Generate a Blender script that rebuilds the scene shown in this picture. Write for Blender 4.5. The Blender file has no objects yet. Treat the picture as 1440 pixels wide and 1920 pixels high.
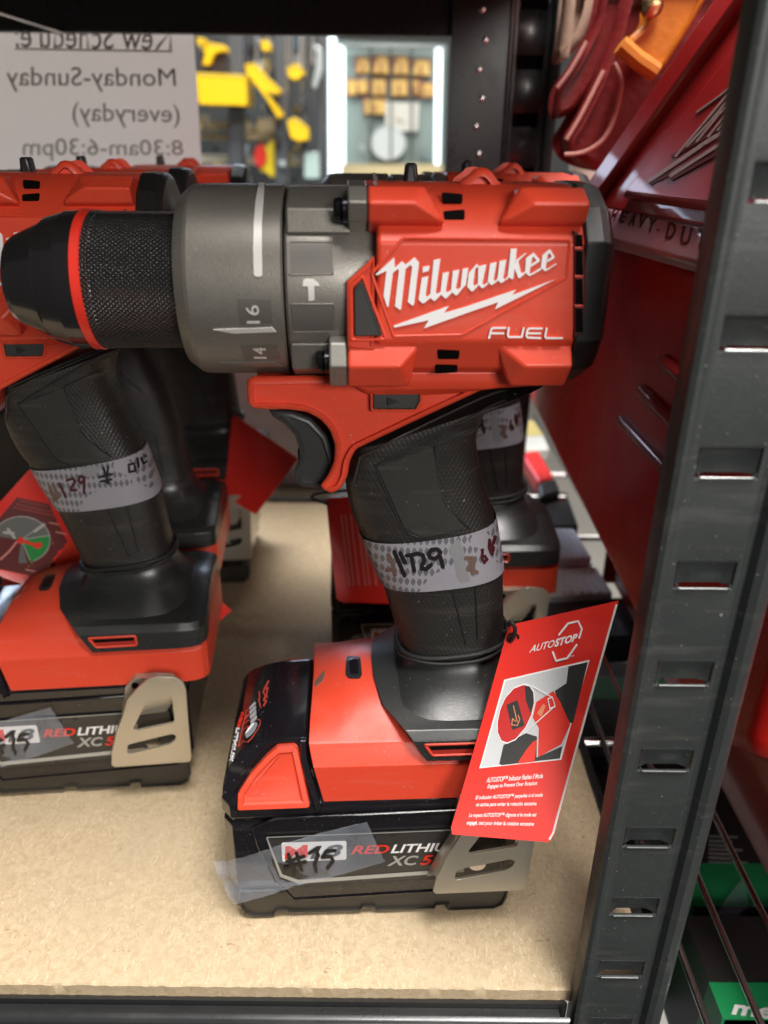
import bpy, bmesh, math, random
from mathutils import Vector, Matrix
from mathutils.bvhtree import BVHTree
random.seed(7)
R = math.radians
S = 0.001                                     # everything is written in millimetres
scn = bpy.context.scene
COL = scn.collection

# ------------------------------------------------------------------ camera geometry
F_PX = 1442.0; PITCH = R(25.0); ROLL = R(0.6)
CAM = Vector((0, 0, 300))
_f = Vector((0, math.cos(PITCH), -math.sin(PITCH)))
_r0 = Vector((1, 0, 0)); _u0 = Vector((0, math.sin(PITCH), math.cos(PITCH)))
_r = _r0*math.cos(ROLL) + _u0*math.sin(ROLL)
_u = -_r0*math.sin(ROLL) + _u0*math.cos(ROLL)
def ray(px, py):
    return _f + _r*((px-720)/F_PX) - _u*((py-960)/F_PX)
class Frame:                                   # a thing's own axes: x along it, y across it
    def __init__(s, o, yaw=0.0):
        s.o = Vector(o); s.yaw = yaw
        s.m = Matrix.Rotation(yaw, 3, 'Z'); s.mi = s.m.transposed()
        s.c = s.mi @ (CAM - s.o)
    def on(s, px, py, y):                      # point of the sight line where local y = y
        d = s.mi @ ray(px, py)
        return s.c + d*((y - s.c.y)/d.y)
    def hit(s, bvh, px, py, h=0.0):
        d = (s.mi @ ray(px, py)).normalized()
        p, n, i, t = bvh.ray_cast(s.c, d)
        if p is None: return None
        if n.dot(d) > 0: n = -n
        return p + n*h
WORLD = Frame((0, 0, 0))

# ------------------------------------------------------------------ materials
MATS = {}
def nt(m): return m.node_tree.nodes, m.node_tree.links
def mat(name, col, rough=.5, metal=0, coat=0, bump=None, var=0.0, vscale=60, emit=0, spec=.5, alpha=1, rvar=0.0, dust=0.0):
    if name in MATS: return MATS[name]
    m = bpy.data.materials.new(name); m.use_nodes = True; N, L = nt(m)
    b = N['Principled BSDF']; c = tuple(col)+(1,)
    b.inputs['Base Color'].default_value = c; b.inputs['Roughness'].default_value = rough
    b.inputs['Metallic'].default_value = metal; b.inputs['Coat Weight'].default_value = coat
    b.inputs['Specular IOR Level'].default_value = spec; b.inputs['Alpha'].default_value = alpha
    if emit:
        b.inputs['Emission Color'].default_value = c; b.inputs['Emission Strength'].default_value = emit
    tc = N.new('ShaderNodeTexCoord')
    if var:
        n = N.new('ShaderNodeTexNoise'); n.inputs['Scale'].default_value = vscale; n.inputs['Detail'].default_value = 6
        L.new(tc.outputs['Object'], n.inputs['Vector'])
        mx = N.new('ShaderNodeMixRGB'); mx.inputs['Color1'].default_value = tuple(x*(1-var) for x in col)+(1,)
        mx.inputs['Color2'].default_value = tuple(min(1, x*(1+var)) for x in col)+(1,)
        L.new(n.outputs['Fac'], mx.inputs['Fac']); L.new(mx.outputs['Color'], b.inputs['Base Color'])
    if rvar:
        n = N.new('ShaderNodeTexNoise'); n.inputs['Scale'].default_value = 45; n.inputs['Detail'].default_value = 8
        n.inputs['Roughness'].default_value = .7
        L.new(tc.outputs['Object'], n.inputs['Vector'])
        mr = N.new('ShaderNodeMapRange'); mr.inputs['From Min'].default_value = .3; mr.inputs['From Max'].default_value = .7
        mr.inputs['To Min'].default_value = max(.03, rough-rvar); mr.inputs['To Max'].default_value = rough+rvar
        L.new(n.outputs['Fac'], mr.inputs['Value']); L.new(mr.outputs['Result'], b.inputs['Roughness'])
    if bump:
        sc, st, dist = bump
        n = N.new('ShaderNodeTexNoise'); n.inputs['Scale'].default_value = sc; n.inputs['Detail'].default_value = 3
        L.new(tc.outputs['Object'], n.inputs['Vector'])
        bp = N.new('ShaderNodeBump'); bp.inputs['Strength'].default_value = st; bp.inputs['Distance'].default_value = dist*S
        L.new(n.outputs['Fac'], bp.inputs['Height']); L.new(bp.outputs['Normal'], b.inputs['Normal'])
    if dust:
        n = N.new('ShaderNodeTexNoise'); n.inputs['Scale'].default_value = 900; n.inputs['Detail'].default_value = 2
        L.new(tc.outputs['Object'], n.inputs['Vector'])
        r1 = N.new('ShaderNodeMapRange'); r1.inputs['From Min'].default_value = .715; r1.inputs['From Max'].default_value = .76; r1.inputs['To Max'].default_value = .6*dust
        n2 = N.new('ShaderNodeTexNoise'); n2.inputs['Scale'].default_value = 28; n2.inputs['Detail'].default_value = 5
        mp = N.new('ShaderNodeMapping'); mp.inputs['Rotation'].default_value = (.4, .7, .2); mp.inputs['Scale'].default_value = (1, 1, 9)
        L.new(tc.outputs['Object'], mp.inputs['Vector']); L.new(mp.outputs[0], n2.inputs['Vector'])
        r2 = N.new('ShaderNodeMapRange'); r2.inputs['From Min'].default_value = .55; r2.inputs['From Max'].default_value = .8; r2.inputs['To Max'].default_value = .10*dust
        L.new(n.outputs['Fac'], r1.inputs['Value']); L.new(n2.outputs['Fac'], r2.inputs['Value'])
        ad = N.new('ShaderNodeMath'); ad.operation = 'ADD'; ad.use_clamp = True
        L.new(r1.outputs['Result'], ad.inputs[0]); L.new(r2.outputs['Result'], ad.inputs[1])
        dm = N.new('ShaderNodeMixRGB'); dm.inputs['Color1'].default_value = c; dm.inputs['Color2'].default_value = (.42, .38, .33, 1)
        bi = b.inputs['Base Color']
        if bi.is_linked: L.new(bi.links[0].from_socket, dm.inputs['Color1'])
        L.new(ad.outputs[0], dm.inputs['Fac']); L.new(dm.outputs['Color'], bi)
    MATS[name] = m; return m
def mth(N, L, op, a, b=None):
    n = N.new('ShaderNodeMath'); n.operation = op
    for i, v in enumerate((a, b)):
        if v is None: continue
        if isinstance(v, (int, float)): n.inputs[i].default_value = v
        else: L.new(v, n.inputs[i])
    return n.outputs[0]
def set_height(m, h, strength, dist):
    N, L = nt(m); bp = N.new('ShaderNodeBump'); bp.inputs['Strength'].default_value = strength
    bp.inputs['Distance'].default_value = dist*S
    L.new(h, bp.inputs['Height']); L.new(bp.outputs['Normal'], N['Principled BSDF'].inputs['Normal'])

RED   = mat('satin_red_plastic', (.66, .058, .025), .40, bump=(1700, .22, .12), rvar=.10, spec=.45, dust=.8)
REDS  = mat('smooth_red_plastic', (.62, .054, .024), .36, rvar=.06)
BLK   = mat('black_plastic', (.014, .013, .014), .38, bump=(1300, .15, .1), rvar=.08)
BLKG  = mat('gloss_black_plastic', (.008, .007, .009), .14, coat=.3, rvar=.08, dust=.6)
GRY   = mat('grey_gearcase', (.185, .172, .152), .42, metal=.5, bump=(1900, .35, .18), var=.14, vscale=900, rvar=.08, dust=.5)
GRYL  = mat('grey_lug', (.20, .19, .17), .42, metal=.5, bump=(1900, .3, .15))
MARK  = mat('silver_marking', (.62, .61, .58), .4, metal=.3)
WHITE = mat('white_print', (.80, .78, .78), .45)
REDP  = mat('red_print', (.72, .03, .015), .4)
SILV  = mat('silver_print', (.42, .42, .40), .4, metal=.3)
DARK  = mat('cavity_shade', (.004, .003, .003), .8, spec=.05)  # black patches of this stand in for shade inside holes and slots
RUB   = mat('grey_rubber', (.030, .028, .025), .50, bump=(1200, .1, .1), rvar=.08)
RUBP  = mat('rubber_panel', (.023, .022, .020), .46, bump=(2200, .18, .12), dust=.7)
OVER  = mat('foot_overmold', (.020, .021, .021), .33, bump=(1500, .25, .12), rvar=.09, dust=.7)
BATL  = mat('battery_label', (.030, .028, .026), .30, rvar=.05)
BATB  = mat('battery_base', (.034, .030, .024), .40, bump=(1500, .2, .12))
STEEL = mat('clip_steel', (.56, .51, .42), .36, metal=.75, bump=(500, .04, .08), rvar=.06)
CHRO  = mat('chrome', (.62, .60, .58), .22, metal=1)
SCRW  = mat('black_screw', (.03, .03, .035), .25, metal=.9)
CORD  = mat('black_elastic', (.012, .012, .013), .6, bump=(2500, .5, .2))
INK   = mat('marker_ink', (.012, .010, .010), .35)
INKR  = mat('faded_marker_ink', (.13, .08, .07), .5)
TAGR  = mat('red_card', (.70, .028, .018), .34, coat=.15, rvar=.06)
TAGW  = mat('white_card', (.80, .77, .74), .5)
PGREY = mat('pale_print', (.55, .56, .57), .4)
PDARK = mat('dark_print', (.03, .028, .028), .4)

# knurled sleeve
KN = mat('knurled_sleeve', (.075, .073, .072), .26, metal=.75)
N, L = nt(KN); tc = N.new('ShaderNodeTexCoord'); sx = N.new('ShaderNodeSeparateXYZ'); L.new(tc.outputs['Object'], sx.inputs[0])
zz = mth(N, L, 'SUBTRACT', sx.outputs[2], .2605); an = mth(N, L, 'ARCTAN2', zz, sx.outputs[1])
a_ = mth(N, L, 'MULTIPLY', an, 44.0); b_ = mth(N, L, 'MULTIPLY', sx.outputs[0], 1750.0)
s1 = mth(N, L, 'SINE', mth(N, L, 'ADD', a_, b_)); s2 = mth(N, L, 'SINE', mth(N, L, 'SUBTRACT', a_, b_))
set_height(KN, mth(N, L, 'MINIMUM', mth(N, L, 'ABSOLUTE', s1), mth(N, L, 'ABSOLUTE', s2)), 1.0, .55)
# scaled rubber grip
GRIP = mat('scaled_rubber_grip', (.018, .0165, .015), .44, rvar=.08, dust=.7)
N, L = nt(GRIP); tc = N.new('ShaderNodeTexCoord'); sx = N.new('ShaderNodeSeparateXYZ'); L.new(tc.outputs['Object'], sx.inputs[0])
u_ = mth(N, L, 'MULTIPLY', sx.outputs[0], 1700.0); v_ = mth(N, L, 'MULTIPLY', sx.outputs[2], 1000.0)
s1 = mth(N, L, 'SINE', mth(N, L, 'ADD', u_, v_)); s2 = mth(N, L, 'SINE', mth(N, L, 'SUBTRACT', u_, v_))
set_height(GRIP, mth(N, L, 'POWER', mth(N, L, 'MINIMUM', mth(N, L, 'ABSOLUTE', s1), mth(N, L, 'ABSOLUTE', s2)), .5), .38, .3)
# price tape: white with a printed mesh
TAPE = mat('price_tape', (.60, .58, .62), .36, bump=(120, .5, .5))
N, L = nt(TAPE); tc = N.new('ShaderNodeTexCoord'); sx = N.new('ShaderNodeSeparateXYZ'); L.new(tc.outputs['Object'], sx.inputs[0])
u_ = mth(N, L, 'MULTIPLY', sx.outputs[0], 1350.0); v_ = mth(N, L, 'MULTIPLY', sx.outputs[2], 700.0)
s1 = mth(N, L, 'SINE', mth(N, L, 'ADD', u_, v_)); s2 = mth(N, L, 'SINE', mth(N, L, 'SUBTRACT', u_, v_))
dots = mth(N, L, 'GREATER_THAN', mth(N, L, 'MULTIPLY', s1, s2), .12)
nz = N.new('ShaderNodeTexNoise'); nz.inputs['Scale'].default_value = 30; nz.inputs['Detail'].default_value = 1
L.new(tc.outputs['Object'], nz.inputs['Vector'])
msk = mth(N, L, 'MULTIPLY', dots, mth(N, L, 'GREATER_THAN', nz.outputs['Fac'], .50))
mx = N.new('ShaderNodeMixRGB'); mx.inputs['Color1'].default_value = (.28, .27, .30, 1); mx.inputs['Color2'].default_value = (.12, .12, .135, 1)
L.new(msk, mx.inputs['Fac']); L.new(mx.outputs['Color'], N['Principled BSDF'].inputs['Base Color'])
# clear adhesive tape
def clear(name, col, dens, rough):
    m = bpy.data.materials.new(name); m.use_nodes = True; N, L = nt(m)
    b = N['Principled BSDF']; b.inputs['Base Color'].default_value = tuple(col)+(1,); b.inputs['Roughness'].default_value = rough
    tr = N.new('ShaderNodeBsdfTransparent'); ms = N.new('ShaderNodeMixShader')
    tc = N.new('ShaderNodeTexCoord'); n = N.new('ShaderNodeTexNoise'); n.inputs['Scale'].default_value = 60; n.inputs['Detail'].default_value = 2
    L.new(tc.outputs['Object'], n.inputs['Vector'])
    mr = N.new('ShaderNodeMapRange'); mr.inputs['From Min'].default_value = .35; mr.inputs['From Max'].default_value = .65
    mr.inputs['To Min'].default_value = dens*.75; mr.inputs['To Max'].default_value = dens*1.25
    L.new(n.outputs['Fac'], mr.inputs['Value']); L.new(mr.outputs['Result'], ms.inputs['Fac'])
    bp0 = N.new('ShaderNodeBump'); bp0.inputs['Strength'].default_value = .6; bp0.inputs['Distance'].default_value = .0006; L.new(n.outputs['Fac'], bp0.inputs['Height']); L.new(bp0.outputs[0], b.inputs['Normal'])
    L.new(tr.outputs[0], ms.inputs[1]); L.new(b.outputs[0], ms.inputs[2]); L.new(ms.outputs[0], N['Material Output'].inputs['Surface'])
    return m
CLEAR = clear('frosted_clear_tape', (.52, .57, .66), .24, .25)
# fibreboard
MDF = mat('fibreboard', (.5, .4, .25), .62)
N, L = nt(MDF); b = N['Principled BSDF']; tc = N.new('ShaderNodeTexCoord')
def noise(sc, det=3, dist=0, rough=.5, stretch=None, rot=0):
    n = N.new('ShaderNodeTexNoise'); n.inputs['Scale'].default_value = sc; n.inputs['Detail'].default_value = det
    n.inputs['Distortion'].default_value = dist; n.inputs['Roughness'].default_value = rough
    mp = N.new('ShaderNodeMapping'); L.new(tc.outputs['Object'], mp.inputs['Vector']); mp.inputs['Rotation'].default_value = (0, 0, rot)
    if stretch: mp.inputs['Scale'].default_value = stretch
    L.new(mp.outputs[0], n.inputs['Vector']); return n.outputs['Fac']
def ramp(f, a, b2):
    r = N.new('ShaderNodeMapRange'); r.inputs['From Min'].default_value = a; r.inputs['From Max'].default_value = b2
    L.new(f, r.inputs['Value']); return r.outputs['Result']
def mix(f, c1, c2):
    m = N.new('ShaderNodeMixRGB')
    for k, c in (('Color1', c1), ('Color2', c2)):
        if isinstance(c, tuple): m.inputs[k].default_value = c+(1,)
        else: L.new(c, m.inputs[k])
    L.new(f, m.inputs['Fac']); return m.outputs['Color']
c = mix(ramp(noise(260, 5, 1.2), .35, .65), (.45, .335, .20), (.56, .435, .28))
c = mix(ramp(noise(420, 2, 2.5, .5, (1, .35, 1), .5), .60, .68), c, (.64, .52, .35))
c = mix(ramp(noise(420, 2, 2.5, .5, (1, .3, 1), -.8), .62, .70), c, (.63, .51, .34))
c = mix(ramp(noise(560, 2, 1.5, .5, (.35, 1, 1), .9), .70, .74), c, (.27, .18, .09))
c = mix(ramp(noise(14, 3), .3, .8), c, mix(ramp(noise(14, 3), .3, .8), c, (.46, .365, .24)))
L.new(c, b.inputs['Base Color'])
bp = N.new('ShaderNodeBump'); bp.inputs['Strength'].default_value = .25; bp.inputs['Distance'].default_value = .0003
L.new(noise(420, 4, 1), bp.inputs['Height']); L.new(bp.outputs[0], b.inputs['Normal'])

# ------------------------------------------------------------------ mesh helpers
def link(name, me, m, parent=None):
    o = bpy.data.objects.new(name, me); COL.objects.link(o)
    if m: me.materials.append(m)
    if parent: o.parent = parent
    return o
def finish(name, bm, m, parent=None, bevel=0, seg=2, sharp=35, flat=False, recalc=True):
    if recalc: bmesh.ops.recalc_face_normals(bm, faces=bm.faces)
    me = bpy.data.meshes.new(name)
    bmesh.ops.scale(bm, vec=(S, S, S), verts=bm.verts)
    for f in bm.faces: f.smooth = not flat
    bm.to_mesh(me); bm.free()
    if not flat: me.set_sharp_from_angle(angle=R(sharp))
    o = link(name, me, m, parent)
    if bevel:
        md = o.modifiers.new('Bevel', 'BEVEL'); md.width = bevel*S; md.segments = seg; md.limit_method = 'ANGLE'
        md.angle_limit = R(25); md.harden_normals = True
    return o
def bvh_of(o):
    me = o.data
    return BVHTree.FromPolygons([v.co/S for v in me.vertices], [tuple(p.vertices) for p in me.polygons])
def hull_bm(pts, bm=None):
    own = bm is None
    b2 = bmesh.new()
    for p in pts: b2.verts.new(p)
    r = bmesh.ops.convex_hull(b2, input=b2.verts)
    junk = [e for e in r['geom_interior'] if isinstance(e, bmesh.types.BMVert)]
    if junk: bmesh.ops.delete(b2, geom=junk, context='VERTS')
    bmesh.ops.dissolve_limit(b2, angle_limit=R(1.0), verts=b2.verts, edges=b2.edges)
    if own: return b2
    mp = {v: bm.verts.new(v.co) for v in b2.verts}
    for f in b2.faces:
        try: bm.faces.new([mp[v] for v in f.verts])
        except ValueError: pass
    b2.free(); return bm
def box_bm(x0, x1, y0, y1, z0, z1, bm=None):
    return hull_bm([(x, y, z) for x in (x0, x1) for y in (y0, y1) for z in (z0, z1)], bm)
def rings_bm(rings, cap=True, closed=True, bm=None):
    bm = bm or bmesh.new()
    rv = [[bm.verts.new(p) for p in r] for r in rings]
    n = len(rv[0])
    for a, b2 in zip(rv, rv[1:]):
        for i in range(n if closed else n-1):
            j = (i+1) % n
            bm.faces.new((a[i], a[j], b2[j], b2[i]))
    if cap:
        bm.faces.new(rv[0]); bm.faces.new(list(reversed(rv[-1])))
    return bm
def lathe_bm(prof, za, seg=96, y0=0, bm=None, cap=True):
    return rings_bm([[(x, y0+r*math.sin(2*math.pi*i/seg), za+r*math.cos(2*math.pi*i/seg)) for i in range(seg)] for x, r in prof], cap, bm=bm)
def offset(poly, d):                           # polygon inset by d (mitred), poly as (a,b) pairs
    n = len(poly); area = sum(poly[i][0]*poly[(i+1) % n][1]-poly[(i+1) % n][0]*poly[i][1] for i in range(n))
    s = 1 if area > 0 else -1; out = []
    for i in range(n):
        p = Vector(poly[i-1]); q = Vector(poly[i]); r = Vector(poly[(i+1) % n])
        e1 = (q-p).normalized(); e2 = (r-q).normalized()
        n1 = Vector((-e1.y, e1.x))*s; n2 = Vector((-e2.y, e2.x))*s
        m = n1+n2
        k = m.length_squared
        m = m*(2/k) if k > .6 else m.normalized()*1.5
        out.append(tuple(q + m*d))
    return out
def rnd(poly, r, seg=4, skip=()):              # round a polygon's corners
    out = []; n = len(poly)
    for i in range(n):
        p = Vector(poly[i-1]); q = Vector(poly[i]); t = Vector(poly[(i+1) % n])
        if i in skip: out.append(tuple(q)); continue
        a = (p-q); b2 = (t-q); k = min(r, a.length*.45, b2.length*.45)
        A = q + a.normalized()*k; B = q + b2.normalized()*k
        for j in range(seg+1):
            u = j/seg; out.append(tuple(A*(1-u)**2 + q*2*u*(1-u) + B*u*u))
    return out
def pillow_bm(xz, y0, y1, r, seg=4, r2=None, bm=None):   # outline in x,z extruded from y0 (near) to y1 with round rims
    r2 = r if r2 is None else r2; rings = []
    for j in range(seg+1):
        a = math.pi/2*j/seg
        rings.append((y0 + r*(1-math.sin(a)), r*(1-math.cos(a))))
    for j in range(seg+1):
        a = math.pi/2*(1-j/seg)
        rings.append((y1 - r2*(1-math.sin(a)), r2*(1-math.cos(a))))
    out = []
    for y, d in rings:
        q = offset(xz, d) if d > 1e-6 else xz
        out.append([(p[0], y, p[1]) for p in q])
    return rings_bm(out, bm=bm)
def tube_bm(pts, r, seg=8, closed=False, bm=None, cap=True):
    bm = bm or bmesh.new(); P = [Vector(p) for p in pts]; n = len(P); rings = []; up = Vector((.13, .31, .94))
    for i in range(n):
        a = P[i-1] if (i or closed) else P[i]; b2 = P[(i+1) % n] if (i < n-1 or closed) else P[i]
        t = (b2-a).normalized(); s = t.cross(up).normalized(); w = s.cross(t).normalized()
        rr = r[i] if isinstance(r, (list, tuple)) else r
        rings.append([tuple(P[i] + (s*math.cos(2*math.pi*k/seg)+w*math.sin(2*math.pi*k/seg))*rr) for k in range(seg)])
    if closed: rings.append(rings[0])
    return rings_bm(rings, cap=(cap and not closed), bm=bm)
def densify(pts, n=6, closed=False):           # Catmull-Rom
    P = [Vector(p) for p in pts]; out = []; m = len(P)
    rng = range(m) if closed else range(m-1)
    for i in rng:
        if closed: a, b2, c2, d = P[i-1], P[i], P[(i+1) % m], P[(i+2) % m]
        else: a, b2, c2, d = P[max(i-1, 0)], P[i], P[i+1], P[min(i+2, m-1)]
        for j in range(n):
            t = j/n
            out.append(.5*((2*b2)+(c2-a)*t+(2*a-5*b2+4*c2-d)*t*t+(3*b2-a-3*c2+d)*t**3))
    if not closed: out.append(P[-1])
    return out

# a 2-D drawing (pixel outline of the print) laid on a surface with a real thickness
def decal(name, polys, surf, m, parent, h=.25, base=-.4, sub=0, tris=None):
    bm = bmesh.new(); k = 0
    for poly in polys:
        b2 = bmesh.new()
        vs = [b2.verts.new((p[0], -p[1], 0)) for p in poly]
        try: b2.faces.new(vs)
        except ValueError: b2.free(); continue
        bmesh.ops.recalc_face_normals(b2, faces=b2.faces)
        if sub:
            bmesh.ops.triangulate(b2, faces=b2.faces)
            for _ in range(sub): bmesh.ops.subdivide_edges(b2, edges=[e for e in b2.edges if e.calc_length() > 6], cuts=1, use_grid_fill=True); bmesh.ops.triangulate(b2, faces=b2.faces)
        _lay(b2, bm, surf, h + .02*(k % 12), base); k += 1
    return finish(name, bm, m, parent, flat=True, recalc=True) if bm.verts else None
def _lay(b2, bm, surf, h, base):
    top = {}; bot = {}
    for v in b2.verts:
        p = surf(v.co.x, -v.co.y, h); q = surf(v.co.x, -v.co.y, base)
        if p is None or q is None: continue
        top[v] = bm.verts.new(p); bot[v] = q
    for f in b2.faces:
        if all(v in top for v in f.verts):
            try: bm.faces.new([top[v] for v in f.verts])
            except ValueError: pass
    bv = {}
    for e in b2.edges:
        if len(e.link_faces) == 1 and all(v in top for v in e.verts):
            a, c2 = e.verts
            for v in (a, c2):
                if v not in bv: bv[v] = bm.verts.new(bot[v])
            try: bm.faces.new((top[a], top[c2], bv[c2], bv[a]))
            except ValueError: pass
    b2.free()
def strokes(paths, w):                         # pen strokes -> polygons (segments plus round joints)
    out = []
    for path in paths:
        for i, (a, b2) in enumerate(zip(path, path[1:])):
            a = Vector(a); b2 = Vector(b2); t = (b2-a)
            if t.length < 1e-6: continue
            t.normalize(); n = Vector((-t.y, t.x))*w/2; out.append([tuple(a+n), tuple(b2+n), tuple(b2-n), tuple(a-n)])
        for p in path:
            out.append([(p[0]+w/2*math.cos(k*math.pi/5), p[1]+w/2*math.sin(k*math.pi/5)) for k in range(10)])
    return out
def text(name, s, quad, surf, m, parent, bold=0, shear=0, h=.3, base=-.3, mirror=False):
    cu = bpy.data.curves.new('t', 'FONT'); cu.body = s; cu.offset = bold; cu.shear = shear; cu.resolution_u = 3
    ob = bpy.data.objects.new('t', cu); COL.objects.link(ob)
    dg = bpy.context.evaluated_depsgraph_get(); me = bpy.data.meshes.new_from_object(ob.evaluated_get(dg))
    bpy.data.objects.remove(ob); bpy.data.curves.remove(cu)
    xs = [v.co.x for v in me.vertices]; ys = [v.co.y for v in me.vertices]
    x0, x1, y0, y1 = min(xs), max(xs), min(ys), max(ys)
    LL, LR, UR, UL = [Vector(q) for q in quad]
    b2 = bmesh.new(); b2.from_mesh(me); bpy.data.meshes.remove(me)
    bmesh.ops.remove_doubles(b2, verts=b2.verts, dist=1e-5)
    for v in b2.verts:
        u = (v.co.x-x0)/(x1-x0); w = (v.co.y-y0)/(y1-y0)
        if mirror: u = 1-u
        p = (LL*(1-u)+LR*u)*(1-w)+(UL*(1-u)+UR*u)*w
        v.co = (p.x, -p.y, 0)
    bm = bmesh.new(); _lay(b2, bm, surf, h, base)
    return finish(name, bm, m, parent, flat=True)

def tag(o, label, cat, group=None):
    o['label'] = label; o['category'] = cat
    if group: o['group'] = group
    return o
def kind(o, k='structure'):
    o['kind'] = k; return o
def empty(name, loc, yaw=0):
    o = bpy.data.objects.new(name, None); COL.objects.link(o); o.location = Vector(loc)*S
    o.rotation_euler = (0, 0, yaw); o.empty_display_size = .02
    return o
def kids(o): return [c for c in bpy.data.objects if c.parent == o]
def copy_tree(o, parent=None, skip=()):
    c2 = o.copy(); COL.objects.link(c2); c2.parent = parent
    for ch in kids(o):
        if ch.name.split('.')[0] in skip: continue
        copy_tree(ch, c2, skip)
    return c2

# ================================================================== THE DRILL
D1 = Frame((0, 270, 0), R(3.0))
L1C = Frame((-157, 338, 0), R(6.0))
L1 = Frame((-156, 338, 0), R(6.0))
ZA = 260.5
def build_drill():
    fr = D1; root = empty('cordless_drill', fr.o, fr.yaw)
    at = lambda y: (lambda px, py, h: fr.on(px, py, y-h))
    def xz(pts, y): return [(p.x, p.z) for p in (fr.on(a, b2, y) for a, b2 in pts)]
    def X(px, py, y): return fr.on(px, py, y).x
    # ---- chuck
    ch = finish('chuck', lathe_bm([(-123, 8), (-123, 12.4), (-122.4, 13.6), (-120.6, 14.8), (-111.6, 18.7), (-111.1, 18.7), (-110.7, 18.7), (-110.2, 19.9), (-103.6, 21.9), (-98.6, 22.1), (-98.6, 18), (-66, 18)], ZA), mat('chuck_black', (.022, .020, .021), .20, metal=.45, coat=.5, rvar=.05), root, sharp=10)
    finish('chuck_ring', lathe_bm([(-98.5, 19), (-98.5, 22.1), (-98.2, 22.45), (-95.6, 22.45), (-95.3, 22.1), (-95.3, 19)], ZA), REDP, ch)
    finish('chuck_sleeve', lathe_bm([(-95.2, 19), (-95.2, 22.1), (-92.8, 22.1), (-92.6, 21.9), (-66.2, 21.9), (-65.4, 21.2), (-65.4, 19)], ZA, 160), KN, ch)
    finish('chuck_jaw', lathe_bm([(-124.5, 4), (-124.5, 8), (-122.4, 12.4), (-122.4, 4)], ZA), CHRO, ch)
    # ---- torque collar
    tcl = finish('torque_collar', lathe_bm([(-65.3, 19), (-66.4, 25.0), (-66.0, 27.0), (-62.6, 29.7), (-61.4, 30.2), (-57, 30.4), (-33.4, 30.4), (-32.8, 29.8), (-32.8, 22)], ZA, 128), GRY, root, sharp=12)
    # ---- gear case with flats, lugs
    bm = lathe_bm([(-32.2, 20), (-32.2, 29.2), (-31.4, 29.9), (-3, 29.9), (0, 29)], ZA, 128)
    gc = finish('gear_case', bm, GRY, root, sharp=25)
    bc = bvh_of(tcl); bg = bvh_of(gc)
    sc = lambda px, py, h: fr.hit(bc, px, py, h)
    sg = lambda px, py, h: fr.hit(bg, px, py, h)
    def q5(pts): return [(520+a/4.8, 320+b2/4.8) for a, b2 in pts]
    decal('white_index_line', [[(485, 345), (496, 345), (494, 380), (491, 420), (491, 470), (492, 516), (488, 519), (478, 518), (476, 514), (475, 470), (476, 420), (479, 380)]], sc, MARK, tcl, h=.45, sub=4)
    text('torque_number', '16', ((488, 606), (485, 572), (460, 572), (463, 606)), sc, MARK, tcl, h=.35)
    text('torque_number', '14', ((500, 671), (498, 651), (474, 651), (476, 671)), sc, MARK, tcl, h=.35)
    decal('torque_pointer', [[(400, 617), (510, 613), (518, 621), (440, 624)]], sc, MARK, tcl, h=.5, sub=2)
    decal('torque_pointer', [[(412, 678), (515, 677), (528, 684), (480, 686)]], sc, GRYL, tcl, h=.5, sub=2)
    for q in ([(445, 560), (508, 561), (511, 605), (450, 609)], [(450, 648), (520, 646), (526, 672), (460, 675)]):
        decal('torque_pad', [q], sc, mat('grey_pad', (.14, .132, .12), .45, metal=.5), tcl, h=.18, sub=4)
    for q in (q5([(110, 650), (490, 650), (497, 930), (112, 935)]), q5([(130, 1205), (505, 1205), (505, 1440), (140, 1445)])):
        decal('recessed_pad', [rnd(q, 3)], sg, mat('grey_pad', (.14, .132, .12), .45, metal=.5), gc, h=.25, sub=4)
        q2 = offset(q, -1.0); P = [sg(a, b2, .15) for a, b2 in rnd(q2, 3)]
        finish('pad_rim', tube_bm(P, .28, 6, closed=True), GRY, gc)
    decal('hammer_symbol', [q5([(232, 985), (262, 970), (325, 975), (372, 1010), (378, 1040), (332, 1035), (335, 1165), (282, 1172), (275, 1040), (228, 1040)])], sg, MARK, gc, h=.4, sub=2)
    # gear case rails
    for s in (-1, 1):
        finish('case_rail', hull_bm([(x, s*y, ZA+z) for x in (-31.5, -12) for y, z in ((-10, 15), (-25.5, 17.5), (-23.5, 24.5), (-10, 30.2))]), GRY, gc, bevel=.8)
        finish('case_rail', hull_bm([(x, s*y, ZA+z) for x in (-31.5, -12) for y, z in ((-10, -12), (-27, -15), (-24, -24), (-12, -29.5))]), GRY, gc, bevel=.8)
    # ---- motor housing (octagonal)
    half = [(0, 31.5), (-12, 31), (-25, 25), (-33, 16), (-33, -13), (-27, -23), (-14, -30), (0, -30.8)]
    sec = half + [(-y, z) for y, z in reversed(half[1:-1])]
    bm = rings_bm([[(x, y*k, ZA+z*k) for y, z in sec] for x, k in ((-4.6, .97), (-4.2, 1), (57.1, 1))])
    body = finish('motor_housing', bm, RED, root, bevel=1.6, seg=3)
    # red side wings reaching forward to the triangle
    for s in (1, -1):
        P = xz([(702, 478), (690, 491), (652, 526), (650, 530), (651, 652), (702, 655)], -32)
        b2 = pillow_bm(P, -33.2, -22, 1.0, 3)
        if s < 0: bmesh.ops.scale(b2, vec=(1, -1, 1), verts=b2.verts)
        finish('side_wing', b2, RED, body)
    f33 = at(-33.1)
    tri = xz([(664, 540), (679, 526), (717, 629), (665, 630)], -33.2)
    finish('side_insert', pillow_bm(rnd(tri, .8), -33.9, -32.5, .35, 2), RUB, root)
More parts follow.
